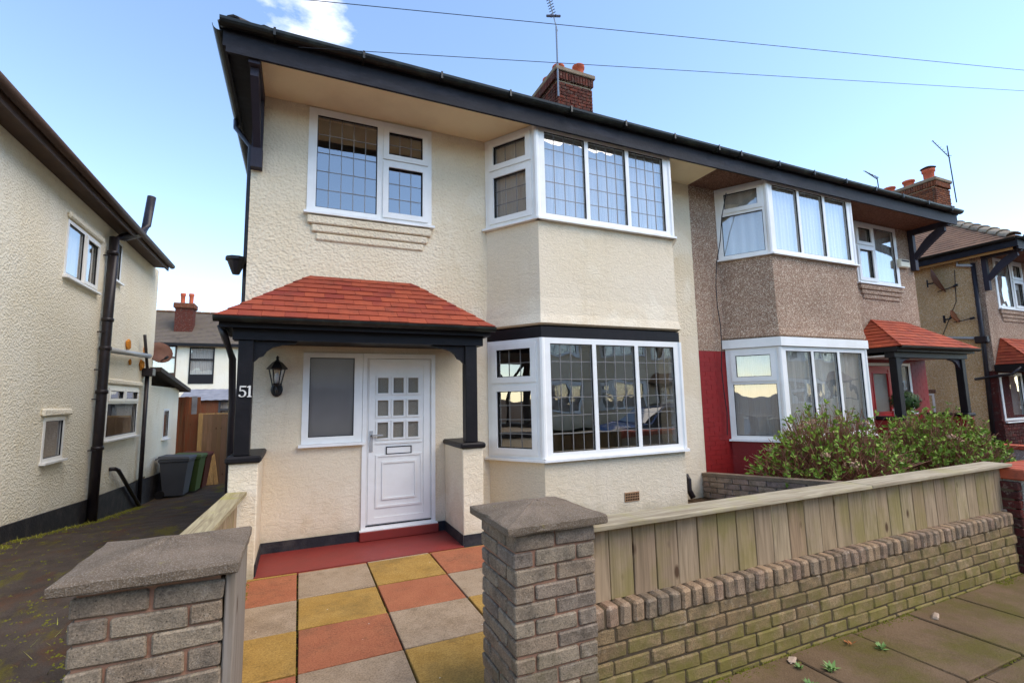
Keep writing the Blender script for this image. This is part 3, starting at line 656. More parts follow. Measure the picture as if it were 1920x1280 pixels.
        m = MB(); F2.box(m, -.02, L+.02, -.05, .06, .113, .1245); m.build('threshold', 'upvc_sill', fr_); m = MB(); F2.box(m, .054, L-.054, -.03, .014, .1555, .168); m.build('door_gap_shade', 'gasket', fr_)  # dark strip put in for the shaded gap at the door bottom
        xs_ = [(.18, .31), (.37, .50), (.555, .685)]; zs_ = [(1.735, 1.925), (1.455, 1.645), (1.185, 1.375)]
        hol = [fl(*xx)+zz_ for xx in xs_ for zz_ in zs_] if st.get('nine', True) else [fl(.18, .70)+(1.2, 2.0)]
        m = MB(); F2.plate(m, .056, L-.056, .16, 2.16, hol, -.045, .0); dr = m.build('door', dm, r)
        m = MB(); F2.plate(m, .075, L-.075, .18, 2.145, [(.15, L-.15, .25, 2.08)], .001, .012); m.build('door_stile', dm, dr)
        for q in hol:
            m = MB(); F2.plate(m, q[0]-.022, q[1]+.022, q[2]-.022, q[3]+.022, [q], .001, .013); m.build('pane_bead', dm, dr)
            m = MB(); F2.box(m, q[0]-.005, q[1]+.005, -.03, -.02, q[2]-.005, q[3]+.005); m.build('pane', 'obscure_glass', dr)
        s0, s1 = fl(.165, .735)
        m = MB(); F2.plate(m, s0, s1, .36, .985, [(s0+.022, s1-.022, .382, .963)], .001, .013); F2.plate(m, s0+.075, s1-.075, .45, .90, [(s0+.095, s1-.095, .47, .88)], .001, .014); F2.box(m, s0, s1, .001, .012, 1.115, 1.135); m.build('door_panel', dm, dr)
        s0, s1 = fl(.285, .60); m = MB(); F2.plate(m, s0, s1, .985, 1.08, [(s0+.012, s1-.012, .997, 1.068)], .001, .012); m.build('letter_plate', 'gasket', dr)
        m = MB(); F2.box(m, s0+.012, s1-.012, .001, .009, .997, 1.068); m.build('letter_flap', 'handle_metal' if dm != 'upvc_white' else dm, dr)
        s0, s1 = fl(.085, .125); m = MB(); F2.box(m, s0, s1, .0125, .024, 1.03, 1.28); m.build('handle_plate', 'handle_metal', dr)
        s0, s1 = fl(.095, .24); m = MB(); F2.box(m, s0, s1, .045, .062, 1.215, 1.235); a_, b_ = fl(.095, .113); F2.box(m, a_, b_, .0245, .062, 1.215, 1.235); m.build('handle', 'handle_metal', dr)
    return h

nb = thing('semi_detached_house', 'cream rendered house with black eaves, red tiled porch, white door and number 51', 'house', (0, 0, 0))
h51 = make_house(nb, 1, dict(up='roughcast_cream', lo='trowelled_cream', bay='trowelled_cream', soffit='soffit_cream', band='black_paint', lead=True, pillar='trowelled_cream', tile='red_roof_tile',
    wall_label='rough-cast cream upper wall', low_label='smoother cream lower wall', blinds={'bay_up': 'net_curtain'}, side='roughcast_cream'))
# chimney on the party line
ch = MB().box(6.20, 7.15, 3.38, 5.12, 7.0, 9.40).build('chimney', 'mortar_pale', nb)
cnt = 0; z = 8.03
while z < 9.39:
    k = int(round((z-8.03)/.085))
    x = 6.17+(0 if k % 2 else -.115)
    while x < 7.17:
        a, b = max(x, 6.17), min(x+.22, 7.18)
        if b-a > .05: brick(ch, (a+b)/2, 3.40, z, b-a, .10, .073, 'chimney_brick')
        x += .235
    y = 3.46+(0 if k % 2 else -.115)
    while y < 5.1:
        a, b = max(y, 3.46), min(y+.22, 5.1)
        if b-a > .05: brick(ch, 6.20, (a+b)/2, z, b-a, .10, .073, 'chimney_brick', math.pi/2)
        y += .235
    z += .085
for x in [6.18+.082*i for i in range(13)]: brick(ch, x, 3.36, 9.50, .070, .10, .20, 'chimney_brick')
for i in range(21): brick(ch, 6.145, 3.42+.083*i, 9.50, .10, .070, .20, 'chimney_brick')
MB().cbox(6.10, 7.25, 3.28, 5.22, 9.61, 9.72, .015).build('chimney_cap', 'cap_stone', ch); MB().box(6.16, 7.19, 3.34, 5.16, 9.40, 9.608).build('chimney_core', 'mortar_pale', ch)
POT = [(.11, 0), (.125, .02), (.115, .05), (.12, .24), (.145, .26), (.145, .33), (.125, .34), (.095, .34), (.095, .2)]
for (x, y, s_) in ((6.92, 3.55, 1.0), (6.36, 3.60, .62), (6.40, 4.2, .8), (6.45, 4.8, .8)): MB().lathe([(a*1.1, b*s_) for a, b in POT], x, y, 9.72, 14).build('chimney_pot', 'terracotta', ch, True)
# rainwater pipe and hopper at the left corner, porch downpipe, air brick
m = MB(); m.tube([(-.30, 1.0, 5.49), (-.28, .85, 5.30), (-.07, .62, 4.95), (-.065, .60, 3.0), (-.065, .60, 1.6), (-.065, .6, .1)], .035, 8); dp = m.build('downpipe', 'pipe_black', nb, True)
m = MB(); m.lathe([(.04, 0), (.06, .05), (.10, .16), (.12, .17), (.12, .21)], -.16, .5, 3.22, 10); m.build('hopper', 'pipe_black', dp)
m = MB(); m.tube([(-.145, -.62, 2.43), (-.10, -.60, 2.30), (-.045, -.45, 2.10), (-.045, -.30, 1.6), (-.045, -.28, .1)], .034, 8); m.build('downpipe', 'pipe_black', nb, True)
ab = MB().box(4.61, 4.85, -.703, -.6945, .235, .355).build('air_brick', 'terracotta_vent', nb)
for i in range(8):
    for j in range(3): MB().box(4.625+.028*i, 4.642+.028*i, -.7055, -.7035, .25+.034*j, .27+.034*j).build('vent_hole', 'dark_hole', ab)
m = MB(); m.tube([(6.30, -.05, .36), (6.30, -.10, .30), (6.30, -.10, .14), (6.34, -.14, .02)], .045, 8); m.build('drain_pipe', 'pipe_black', nb, True)
m = MB(); h51.bx(m, 6.235, 6.27, -.016, -.002, 2.32, 2.60); m.build('flashing', 'lead', nb)
# house number: two raised digits on the left post
def digit(pts, x, z, hgt, mat='number_white'):
    m = MB()
    for poly in pts: m.extr([(x+u*hgt, -.7365, z+v*hgt) for u, v in poly], (0, -.012, 0))
    return m.build('house_number', mat, nb)
five = [[(.12, .98), (.58, .98), (.62, 1.0), (.60, .84), (.56, .86), (.14, .86)], [(.10, .50), (.20, .50), (.20, .86), (.12, .98)],
        [(.10, .50), (.14, .56), (.30, .64), (.46, .60), (.60, .48), (.64, .32), (.60, .14), (.46, .03), (.28, 0), (.10, .05), (.04, .16), (.10, .24), (.18, .20), (.20, .10), (.32, .06), (.44, .12), (.50, .30), (.46, .46), (.34, .54), (.22, .52), (.16, .48)]]
one = [[(.16, .0), (.54, 0), (.54, .06), (.43, .09), (.43, 1.0), (.30, 1.0), (.12, .88), (.14, .83), (.27, .85), (.27, .09), (.16, .06)]]
digit(five, .048, 1.705, .112); digit(one, .108, 1.705, .112)

ne = thing('semi_detached_house', 'pinkish pebbledashed house with red painted brick ground floor and red front door', 'house', (W, 0, 0))
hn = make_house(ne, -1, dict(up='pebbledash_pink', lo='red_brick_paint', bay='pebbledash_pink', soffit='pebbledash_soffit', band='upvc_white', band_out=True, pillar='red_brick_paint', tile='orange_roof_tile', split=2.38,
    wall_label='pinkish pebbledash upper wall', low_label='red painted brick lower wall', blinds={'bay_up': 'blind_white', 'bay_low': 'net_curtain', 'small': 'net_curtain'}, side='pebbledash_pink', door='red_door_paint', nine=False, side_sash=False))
def painted_courses(parent, F, s0, s1, z0, z1, o, skip=()):
    m = MB(); k = 0; z = z0
    while z+.07 < z1:
        s = s0-(.12 if k % 2 else 0)
        while s < s1:
            a, b = max(s+.004, s0), min(s+.231, s1)
            if b-a > .03 and not any(q[0] < (a+b)/2 < q[1] and q[2] < z+.035 < q[3] for q in skip): F.box(m, a, b, o, o+.0035, z+.003, z+.075)
            s += .235
        z += .078; k += 1
    return m.build('brickwork', 'red_brick_paint', parent, kind='stuff')
painted_courses(ne, Face((0, 0), (W, 0)), .0, .63, 0, 2.36, -.0005)
for a, b in ((0, 1), (1, 2), (2, 3)):
    p = [(hn.X(x), y) for x, y in BAY][::-1]; F = Face(p[a], p[b]); painted_courses(ne, F, 0, F.L, 0, .83, .0005)
painted_courses(ne, Face((0, 0), (W, 0)), 4.25, W-.0, 0, 2.36, -.0005, [(4.55, 6.2, 0, 2.3)])
# stray cable looped down the neighbour's wall
m = MB(); m.tube([(.45+.03*math.sin(k*1.7)-(.12*max(0, (k-8)/3)), -.10-.62*max(0, (k-8)/4)*.9 if k > 8 else -.07, .95+k*.37) for k in range(12)], .008, 5); m.build('loose_cable', 'cable_black', ne)
hk = thing('alarm_box', 'cream burglar alarm box on the pebbledash beside the upper right window', 'alarm', (13.1, 0, 4.4))
MB().cbox(-.19, .19, -.09, -.002, 0, .19, .02).build('case', 'alarm_cream', hk); MB().cbox(-.15, .15, -.097, -.0905, .13, .165, .003).build('strobe', 'cable_black', hk)

# third house, down the street on the right
X3, Z3 = 16.72, -.22
n3 = thing('semi_detached_house', 'farther buff pebbledashed house at the right edge with brown hipped roof', 'house', (X3, 0, Z3))
h3 = make_house(n3, 1, dict(up='pebbledash_pink', lo='dark_red_brick', bay='pebbledash_pink', soffit='pebbledash_soffit', band='upvc_white', pillar='dark_red_brick', tile='orange_roof_tile', roofmat='brown_roof_tile', hipmat='stone_hip_tile', hips=17, pitch=33, split=2.3,
    wall_label='pinkish pebbledash front wall', blinds={'bay_up': 'blind_white', 'bay_low': 'net_curtain', 'small': 'net_curtain'}, side='pebbledash_buff', porch=False))
pr = MB(); A, B, C, D_ = Vector((.02, -.75, 2.45)), Vector((2.67, -.75, 2.45)), Vector((1.9, -.01, 3.15)), Vector((.45, -.01, 3.15)); E0, E1 = Vector((.02, -.005, 2.45)), Vector((2.67, -.005, 2.45))
pr.add([A, B, C, D_, E0, E1], [(0, 1, 2, 3), (0, 3, 4), (1, 5, 2), (0, 4, 5, 1), (4, 3, 2, 5)]); pr = pr.build('porch_roof', 'orange_roof_tile', n3)
tiles(pr, A, B, C, D_, 9, .21, 'orange_roof_tile', seed=9); tiles(pr, E0, A, D_+Vector((0, .001, 0)), D_, 9, .21, 'orange_roof_tile', over=0, seed=10)
MB().box(-.05, 2.75, -.72, -.003, 2.28, 2.44).build('porch_beam', 'black_paint', n3)
m = MB(); m.tube([(-.05, -.5, 2.36), (-.12, -.35, 2.2), (-.20, .35, 2.1)], .035, 8); m.build('porch_downpipe', 'pipe_black', n3, True)
window(n3, (.12, -.0), (1.30, -.0), 1.02, 2.25, [(.08, 1.10, 1.10, 2.17, False, 1, 1)], lead=False, blind='net_curtain')
bk = []
m = MB(); z = .05; k = 0
wl3 = n3
while z < 1.0:
    x = 0-(.12 if k % 2 else 0)
    while x < 2.6:
        a, b = max(x, 0), min(x+.225, 2.6)
        if b-a > .04: brick(n3, (a+b)/2, -.008, z+.04, b-a, .03, .073, 'dark_red_brick', wob=.001)
        x += .237
    z += .083; k += 1
ft = MB().box(-.198, -.170, -.70, D-.2, 5.235, 5.342).build('side_fascia_board', 'fascia_tan', n3)
m = MB(); m.tube([(-.08, .45, 5.30), (-.08, .45, 5.15), (-.09, .12, 5.05)], .04, 8); m.build('gutter_outlet', 'pipe_grey', n3, True)
m = MB(); m.tube([(-.08, .13, 5.12), (-.08, .13, 3.0), (-.08, .2, -.1)], .05, 8); m.build('downpipe', 'pipe_black', n3, True)
m = MB(); m.cbox(-.16, -.01, .02, .28, 3.02, 3.20, .02); m.build('hopper', 'pipe_black', n3)
m = MB(); m.tube([(-.06, .14, 3.14), (-.06, 1.15, 3.28)], .035, 8); m.build('waste_pipe', 'pipe_grey', n3, True)
window(n3, (-.0, 1.95), (-.0, 1.35), .9, 1.75, [(.05, .55, .95, 1.70, False, 1, 1)], lead=False)
m = MB().cbox(-.03, .0, 1.3, 2.05, 1.76, 1.86, .01); m.build('lintel', 'pebbledash_soffit', n3)
m = MB().cbox(-.05, .0, .85, 1.10, 2.92, 3.12, .01); m.build('vent_cover', 'upvc_white', n3)
m = MB(); m.tube([(-.012, .55, 5.05), (-.012, .6, 4.2), (-.012, 1.0, 3.3)], .008, 5); m.build('loose_cable', 'cable_black', n3)
# its shared chimney with several pots
cx3 = 6.45; ch = MB().box(cx3-.02, cx3+.98, 3.5, 6.0, 6.5, 9.78).build('chimney', 'mortar_pale', n3)
z = 8.6; k = 0
while z < 9.75:
    x = cx3-.05+(0 if k % 2 else -.115)
    while x < cx3+1.0:
        a, b = max(x, cx3-.05), min(x+.22, cx3+1.01)
        if b-a > .05: brick(ch, (a+b)/2, 3.51, z, b-a, .10, .073, 'orange_chimney_brick')
        x += .235
    y = 3.57+(0 if k % 2 else -.115)
    while y < 5.95:
        a, b = max(y, 3.57), min(y+.22, 5.95)
        if b-a > .05: brick(ch, cx3-.01, (a+b)/2, z, b-a, .10, .073, 'orange_chimney_brick', math.pi/2)
        y += .235
    z += .085; k += 1
for i in range(13): brick(ch, cx3-.03+.083*i, 3.46, 9.88, .07, .10, .2, 'orange_chimney_brick')
for i in range(29): brick(ch, cx3-.05, 3.55+.083*i, 9.88, .10, .07, .2, 'orange_chimney_brick')
MB().cbox(cx3-.12, cx3+1.08, 3.38, 6.1, 10.0, 10.13, .02).build('chimney_cap', 'cap_stone', ch)
for i, (y, s_) in enumerate(((3.75, 1.4), (4.45, .9), (5.15, .9), (5.75, 1.2))): MB().lathe([(a*1.5, b*s_) for a, b in POT], cx3+.25, y, 10.13, 14).build('chimney_pot', 'terracotta', ch, True)
for y, s_ in ((3.75, 1.4), (5.75, 1.2)): MB().lathe([(.23, 0), (.26, .02), (.14, .08), (.02, .11)], cx3+.25, y, 10.13+.36*s_, 12).build('chimney_cowl', 'dark_roof_tile', ch, True)

# left house: only its side wall and rear wing show
XL = -2.6
lh = thing('semi_detached_house', 'off-white roughcast house on the left across the driveway, seen from its side', 'house', (XL, 0, 0))
def lhs(mb, y0, y1, z0, z1, holes): F = Face((0, y0), (0, y1)); F.plate(mb, 0, y1-y0, z0, z1, [(a-y0, b-y0, c, d) for a, b, c, d in holes], -.22, 0)
LW = [(2.74, 3.98, 3.55, 4.40), (2.56, 3.20, .89, 1.50), (4.85, 6.72, 1.02, 2.02)]
mb = MB(); lhs(mb, 0, 7.7, .02, 4.87, [(a+.02, b-.02, c+.02, d-.02) for a, b, c, d in LW]+[(4.62, 5.05, 3.97, 4.70)]); mb.build('wall', 'roughcast_white', lh)
MB().box(-6.79, -.221, 0, .22, -.2, 4.87).build('wall', 'roughcast_white', lh); MB().box(-6.79, -.221, 7.48, 7.70, -1, 4.87).build('wall', 'roughcast_white', lh)
MB().box(-6.79, -.23, .23, 7.45, 2.45, 2.55).build('floor', 'interior_floor', lh); MB().box(-2.6, -2.5, .23, 7.45, -.6, 4.8).build('partition_wall', 'interior_wall', lh)
# plinth follows the falling drive
mb = MB(); top = [(0, .28), (1.8, .25), (4.5, .09), (8.75, -.07), (10.6, -.1)]
mb.extr([(.03, y, z) for y, z in top]+[(.03, 10.6, -1), (.03, 0, -.2)], (-.05, 0, 0)); mb.build('plinth', 'black_plinth', lh)
def lwin(i, cells, **kw): a, b, c, d = LW[i]; return window(lh, (0, a), (0, b), c, d, cells, lead=False, fo=.01, **kw)
# face normal must look towards +X
lwin(0, [(.05, .60, 3.60, 4.35, False, 1, 1), (.66, 1.19, 3.60, 4.35, True, 1, 1)], blind='blind_white'); lwin(1, [(.05, .59, .94, 1.45, False, 1, 1)], blind=None)
lwin(2, [(.07, .90, 1.74, 1.96, True, 1, 1), (.97, 1.80, 1.74, 1.96, True, 1, 1), (.07, 1.80, 1.08, 1.68, False, 1, 1)])
window(lh, (0, 4.60), (0, 5.07), 3.95, 4.72, [(.05, .42, 4.0, 4.67, False, 1, 1)], lead=False, fo=.01)
for (a, b, z) in ((2.70, 4.05, 4.42), (2.45, 3.35, 1.52), (4.75, 6.85, 2.04)):
    MB().cbox(.0, .05, a, b, z, z+.10, .02, .008).build('lintel', 'roughcast_white', lh)
mb = MB(); e0, e1, zb = 5.0, 7.28, 4.78
slope(mb, (.32, -.8, 4.92), (.32, e1, 4.92), (-3.6, 4.5, 7.4), (-3.6, 4.2, 7.4), 26); slope(mb, (.32, e1, 4.92), (-6.8, e1, 4.92), (-6.8, 4.6, 7.4), (-3.6, 4.6, 7.4), 26); slope(mb, (.32, -.8, 4.92), (-6.8, -.8, 4.92), (-6.8, 4.2, 7.4), (-3.6, 4.2, 7.4), 26)
mb.build('roof', 'brown_fascia', lh)
MB().box(.26, .29, -.8, 7.26, 4.78, 4.93).build('fascia', 'brown_fascia', lh); MB().box(.001, .259, -.8, 7.25, 4.84, 4.868).build('soffit', 'brown_fascia', lh)
m = MB(); m.tube([(.345, -.8, 4.93), (.345, 7.3, 4.90)], .06, 10); m.build('gutter', 'brown_fascia', lh, True)
m = MB(); m.tube([(.40, 5.1, 5.75), (.36, 5.05, 5.15), (.33, 4.95, 4.95), (.16, 4.55, 4.72), (.10, 4.30, 4.62), (.10, 4.28, 3.0), (.10, 4.28, 1.5), (.10, 4.26, -.30)], .075, 12); sp = m.build('soil_pipe', 'pipe_black', lh, True)
for z in (4.3, 3.1, 2.6, 1.85, .9): MB().lathe([(.075, 0), (.09, .01), (.09, .06), (.075, .07)], .10, 4.28, z, 12).build('pipe_collar', 'pipe_black', sp, True)
for z in (4.25, 2.9, 2.25, 1.75, .9): MB().box(.0, .10, 4.17, 4.19, z, z+.02).build('pipe_bracket', 'pipe_black', sp)
m = MB(); m.tube([(.10, 4.36, 2.62), (.10, 6.95, 2.73)], .05, 10); m.build('waste_pipe', 'pipe_grey', lh, True)
m = MB(); m.tube([(.10, 6.5, 3.15), (.09, 6.9, 2.45), (.09, 6.95, 2.40)], .03, 8); m.build('overflow_pipe', 'pipe_black', lh, True)
m = MB(); m.tube([(.08, 6.98, 2.3), (.08, 7.0, -.5)], .042, 8); m.build('downpipe', 'pipe_black', lh, True)
MB().cbox(.0, .2, 6.85, 7.12, 2.28, 2.46, .02).build('hopper', 'pipe_black', lh)
m = MB(); m.tube([(-.02, 5.28, .47), (.08, 5.30, .47), (.08, 5.5, .42), (.10, 6.9, -.48), (.10, 7.0, -.52)], .035, 8); m.build('waste_pipe', 'pipe_black', lh, True)
for (y, z, s_) in ((5.75, 2.86, .12), (6.95, 2.86, .10), (6.75, 2.52, .12), (5.95, 2.52, .06)):
    bm = bmesh.new(); bmesh.ops.create_icosphere(bm, subdivisions=2, radius=s_)
    for v in bm.verts: v.co *= rnd(.7, 1.2); v.co.x = v.co.x*.35+.02; v.co.y += y; v.co.z += z
    me = bpy.data.meshes.new('foam_patch'); bm.to_mesh(me); bm.free(); me.materials.append(MATS['foam_orange']); link('foam_patch', me, lh)
# rear wing
mb = MB(); lhs(mb, 7.702, 10.6, -1, 2.10, [(9.0, 9.55, .78, 1.52)]); mb.build('wing_wall', 'roughcast_white', lh)
MB().box(-2.5, -.221, 10.38, 10.6, -1, 2.1).build('wing_wall', 'roughcast_white', lh); MB().box(-.30, -.23, 7.71, 10.37, -.5, 2).build('partition_wall', 'interior_wall', lh)
window(lh, (0, 8.98), (0, 9.57), .76, 1.54, [(.06, .53, .82, 1.48, False, 1, 1)], lead=False, fo=.01)
mb = MB(); mb.hexa([(.22, 7.5, 2.42), (.22, 11.0, 2.0), (-2.7, 11.0, 2.0), (-2.7, 7.5, 2.42)], [(.22, 7.5, 2.52), (.22, 11.0, 2.10), (-2.7, 11.0, 2.10), (-2.7, 7.5, 2.52)]); mb.build('wing_roof', 'dark_roof_tile', lh)
# interior backing is the partition wall

# background terrace across the back lane
BY = 28.0
bt = thing('terraced_house', 'white rendered house with slate roof beyond the back gate', 'house', (0, BY, -.9))
F = Face((-14, 0), (4, 0)); ww = [(-8.0, -6.15, 3.85, 6.2), (-5.5, -4.2, 3.75, 5.95), (-2.4, -1.1, 3.75, 5.95)]
mb = MB(); F.plate(mb, 0, 18, -.2, 6.1, [(a+14, b+14, c, min(d, 6.05)) for a, b, c, d in ww], -.3, 0); mb.build('wall', 'roughcast_white', bt)
MB().box(-14, 4, 5.5, 6, 0, 6.1).build('wall', 'interior_wall', bt)
for i, (a, b, c, d) in enumerate(ww):
    d = min(d, 6.05); wb = window(bt, (a, -.02), (b, -.02), c, d, [(.07, b-a-.07, c+1.5, d-.07, False, 1, 1), (.07, b-a-.07, c+.55, c+1.42, False, 1, 1)], lead=False, frame='gasket' if i else 'brown_fascia', sill=0, blind='blind_white')
mb = MB(); slope(mb, (-14, -.35, 6.1), (4, -.35, 6.1), (4, 3.2, 8.55), (-14, 3.2, 8.55), 24, .03); mb.build('roof', 'grey_roof_slate', bt); mb = MB(); slope(mb, (-14, 6.4, 6.1), (4, 6.4, 6.1), (4, 3.2, 8.55), (-14, 3.2, 8.55), 12, .03); mb.build('roof', 'grey_roof_slate', bt)
MB().box(-14, 4, -.42, -.36, 5.98, 6.16).build('gutter', 'black_paint', bt)
m = MB()
for i in range(36): m.cbox(-14+i*.5, -13.51+i*.5, 3.08, 3.32, 8.54, 8.66, .03)
m.build('ridge_tiles', 'brown_roof_tile', bt)
ch = MB().box(-6.55, -5.6, .9, 1.7, 6.6, 8.75).build('chimney', 'chimney_brick', bt)
MB().cbox(-6.65, -5.5, .8, 1.8, 8.45, 8.8, .05).build('chimney_cap', 'orange_chimney_brick', ch)
for x in (-6.25, -5.8): MB().lathe([(a*1.05, b*2.0) for a, b in POT], x, 1.3, 8.8, 10).build('chimney_pot', 'terracotta', ch, True)
# shed with corrugated roof behind the gate
sh = thing('garden_shed', 'low shed with grey corrugated roof behind the wooden gate', 'shed', (0, 14, -.85))
m = MB(); n = 60
vs = []
for i in range(n+1):
    x = -3.3+3.4*i/n; z = .006*math.sin(i*1.3); vs += [(x, 0, 2.62+z), (x, 1.5, 3.05+z)]
m.add(vs, [(2*i, 2*i+2, 2*i+3, 2*i+1) for i in range(n)]); m.build('roof', 'corrugated', sh, fix=False)
MB().box(-3.2, -2.05, .1, .15, 0, 2.6).build('wall', 'red_fence_board', sh); MB().box(-3.2, 0, 1.35, 1.4, 0, 2.95).build('wall', 'red_fence_board', sh); MB().box(-2.05, 0, .1, .15, 0, 1.9).build('wall', 'bin_grey', sh)
window(sh, (-2.05, .1), (0, .1), 1.9, 2.6, [(.06, .42, 1.98, 2.24, False, 1, 1), (.06, .42, 2.30, 2.54, False, 1, 1), (.52, 1.1, 1.98, 2.24, False, 1, 1), (.52, 1.1, 2.30, 2.54, False, 1, 1), (1.2, 1.95, 1.98, 2.54, False, 1, 1)], lead=False, frame='bin_grey', sill=0, blind='blind_white')

# houses opposite (they show in the window glass)
for a in (-7.2, 9.4, 26.0, 42.6):
    for sx, rx in ((1, a+2*W), (-1, a+W)):
        ro = thing('semi_detached_house', 'cream rendered house across the street with a brown tiled porch roof', 'house', (rx, -19.0, -.05), math.pi, 'houses across the street')
        make_house(ro, sx, dict(up='roughcast_cream', lo='trowelled_cream', bay='trowelled_cream', soffit='soffit_cream', band='upvc_white', pillar='trowelled_cream', tile='brown_roof_tile', roofmat='brown_roof_tile', hips=6, cheap=True,
            wall_label='cream upper wall', blinds={'bay_up': 'net_curtain', 'bay_low': 'net_curtain', 'small': 'net_curtain'}))
# blue car parked by the near kerb
car = thing('parked_car', 'blue hatchback parked at the kerb in front of the house', 'car', (11.2, -7.4, -.165))
prof = [(-2.0, .30), (-2.05, .62), (-1.95, .86), (-1.15, .98), (-.45, 1.40), (.9, 1.46), (1.65, 1.22), (1.98, .92), (2.03, .45), (1.95, .28)]
m = MB(); vs = []; n = len(prof)
for y, s_ in ((-.78, .94), (-.86, 1.), (.86, 1.), (.78, .94)):
    for x, z in prof:
        inset = max(0, z-.9)*.38; vs.append((x*(.985 if abs(y) < .8 else 1), y*(1-inset/.86), z if abs(y) > .8 else z+.015))
fs = [tuple(range(n)), tuple(range(3*n, 4*n))]
for k in range(3):
    for i in range(n): fs.append((k*n+i, k*n+(i+1) % n, (k+1)*n+(i+1) % n, (k+1)*n+i))
m.add(vs, fs); m.build('body', 'car_blue', car, True)
for sgn in (-1, 1):
    m = MB(); m.extr([(-1.0, sgn*.845, .98), (-.42, sgn*.72, 1.35), (.85, sgn*.70, 1.40), (1.4, sgn*.80, 1.02)], (0, sgn*.012, 0)); m.build('side_window', 'car_glass', car)
m = MB(); m.hexa([(-1.17, -.70, .99), (-1.17, .70, .99), (-.50, .60, 1.385), (-.50, -.60, 1.385)], [(-1.20, -.70, 1.0), (-1.20, .70, 1.0), (-.53, .60, 1.40), (-.53, -.60, 1.40)]); m.build('windscreen', 'car_glass', car)
for x in (-1.25, 1.28):
    for sgn in (-1, 1):
        m = MB(); m.tube([(x, sgn*.68, .31), (x, sgn*.88, .31)], .31, 20); wh = m.build('wheel', 'rubber', car); m = MB(); m.tube([(x, sgn*.881, .31), (x, sgn*.89, .31)], .2, 14); m.build('rim', 'aerial_metal', wh)

# ------------------------------------------------------------------ front boundary
# low brick wall under the timber fence
fwl = thing('garden_wall', 'low mossy brick wall with brick-on-edge top along the pavement under the fence', 'wall', (0, 0, 0))
YW = -3.794; ZT = .498
MB().box(2.075, 6.70, YW+.014, YW+.24, -.2, ZT-.012).build('mortar_core', 'mortar_dark', fwl)
x = 2.118
while x < 6.69:
    w_ = .078+rnd(-.004, .004); brick(fwl, x, YW+.11, ZT-.058, w_+.001, .23, .113, 'rowlock_brick', c=.014, j=.005, wob=.004); x += .0885
z = .385-.041; k = 0
while z > -.13:
    x = 2.08+(.0 if k % 2 else -.118)+rnd(-.02, .02)
    while x < 6.70:
        a, b = max(x, 2.08), min(x+.24+rnd(-.012, .012), 6.70)
        if b-a > .05: brick(fwl, (a+b)/2, YW+.055, z, b-a-.001, .10, .0765, 'wall_brick', c=.009, j=.004, wob=.0025)
        x = b+.007
    z -= .0825; k += 1
# timber fence boards on top
fn = thing('timber_fence', 'weathered vertical board fence with flat cap on top of the brick wall', 'fence', (0, 0, 0))
x = 2.085
bms = [MB().cbox(-.0815, .0815, -.011, .011, 0, .41, .003, .002).mesh('board', 'fence_board') for _ in range(5)]
while x < 6.72:
    o = link('board', random.choice(bms), fn); o.location = (x+.083, -3.70+rnd(-.003, .003), .492); o.rotation_euler = (rnd(-.006, .006), rnd(-.004, .004), rnd(-.01, .01)); x += .1685
MB().cbox(2.06, 4.62, -3.795, -3.585, .903, .929, .004, .003).build('cap_rail', 'fence_cap', fn); MB().cbox(4.624, 6.80, -3.795, -3.585, .905, .930, .004, .003).build('cap_rail', 'fence_cap', fn)
MB().box(2.1, 6.75, -3.688, -3.64, .80, .88).build('rail', 'fence_board', fn); MB().box(2.1, 6.75, -3.688, -3.64, .54, .62).build('rail', 'fence_board', fn)
for x in (2.2, 3.7, 5.2, 6.7): MB().cbox(x-.04, x+.04, -3.639, -3.56, -.02, .90, .004).build('post', 'fence_board', fn)

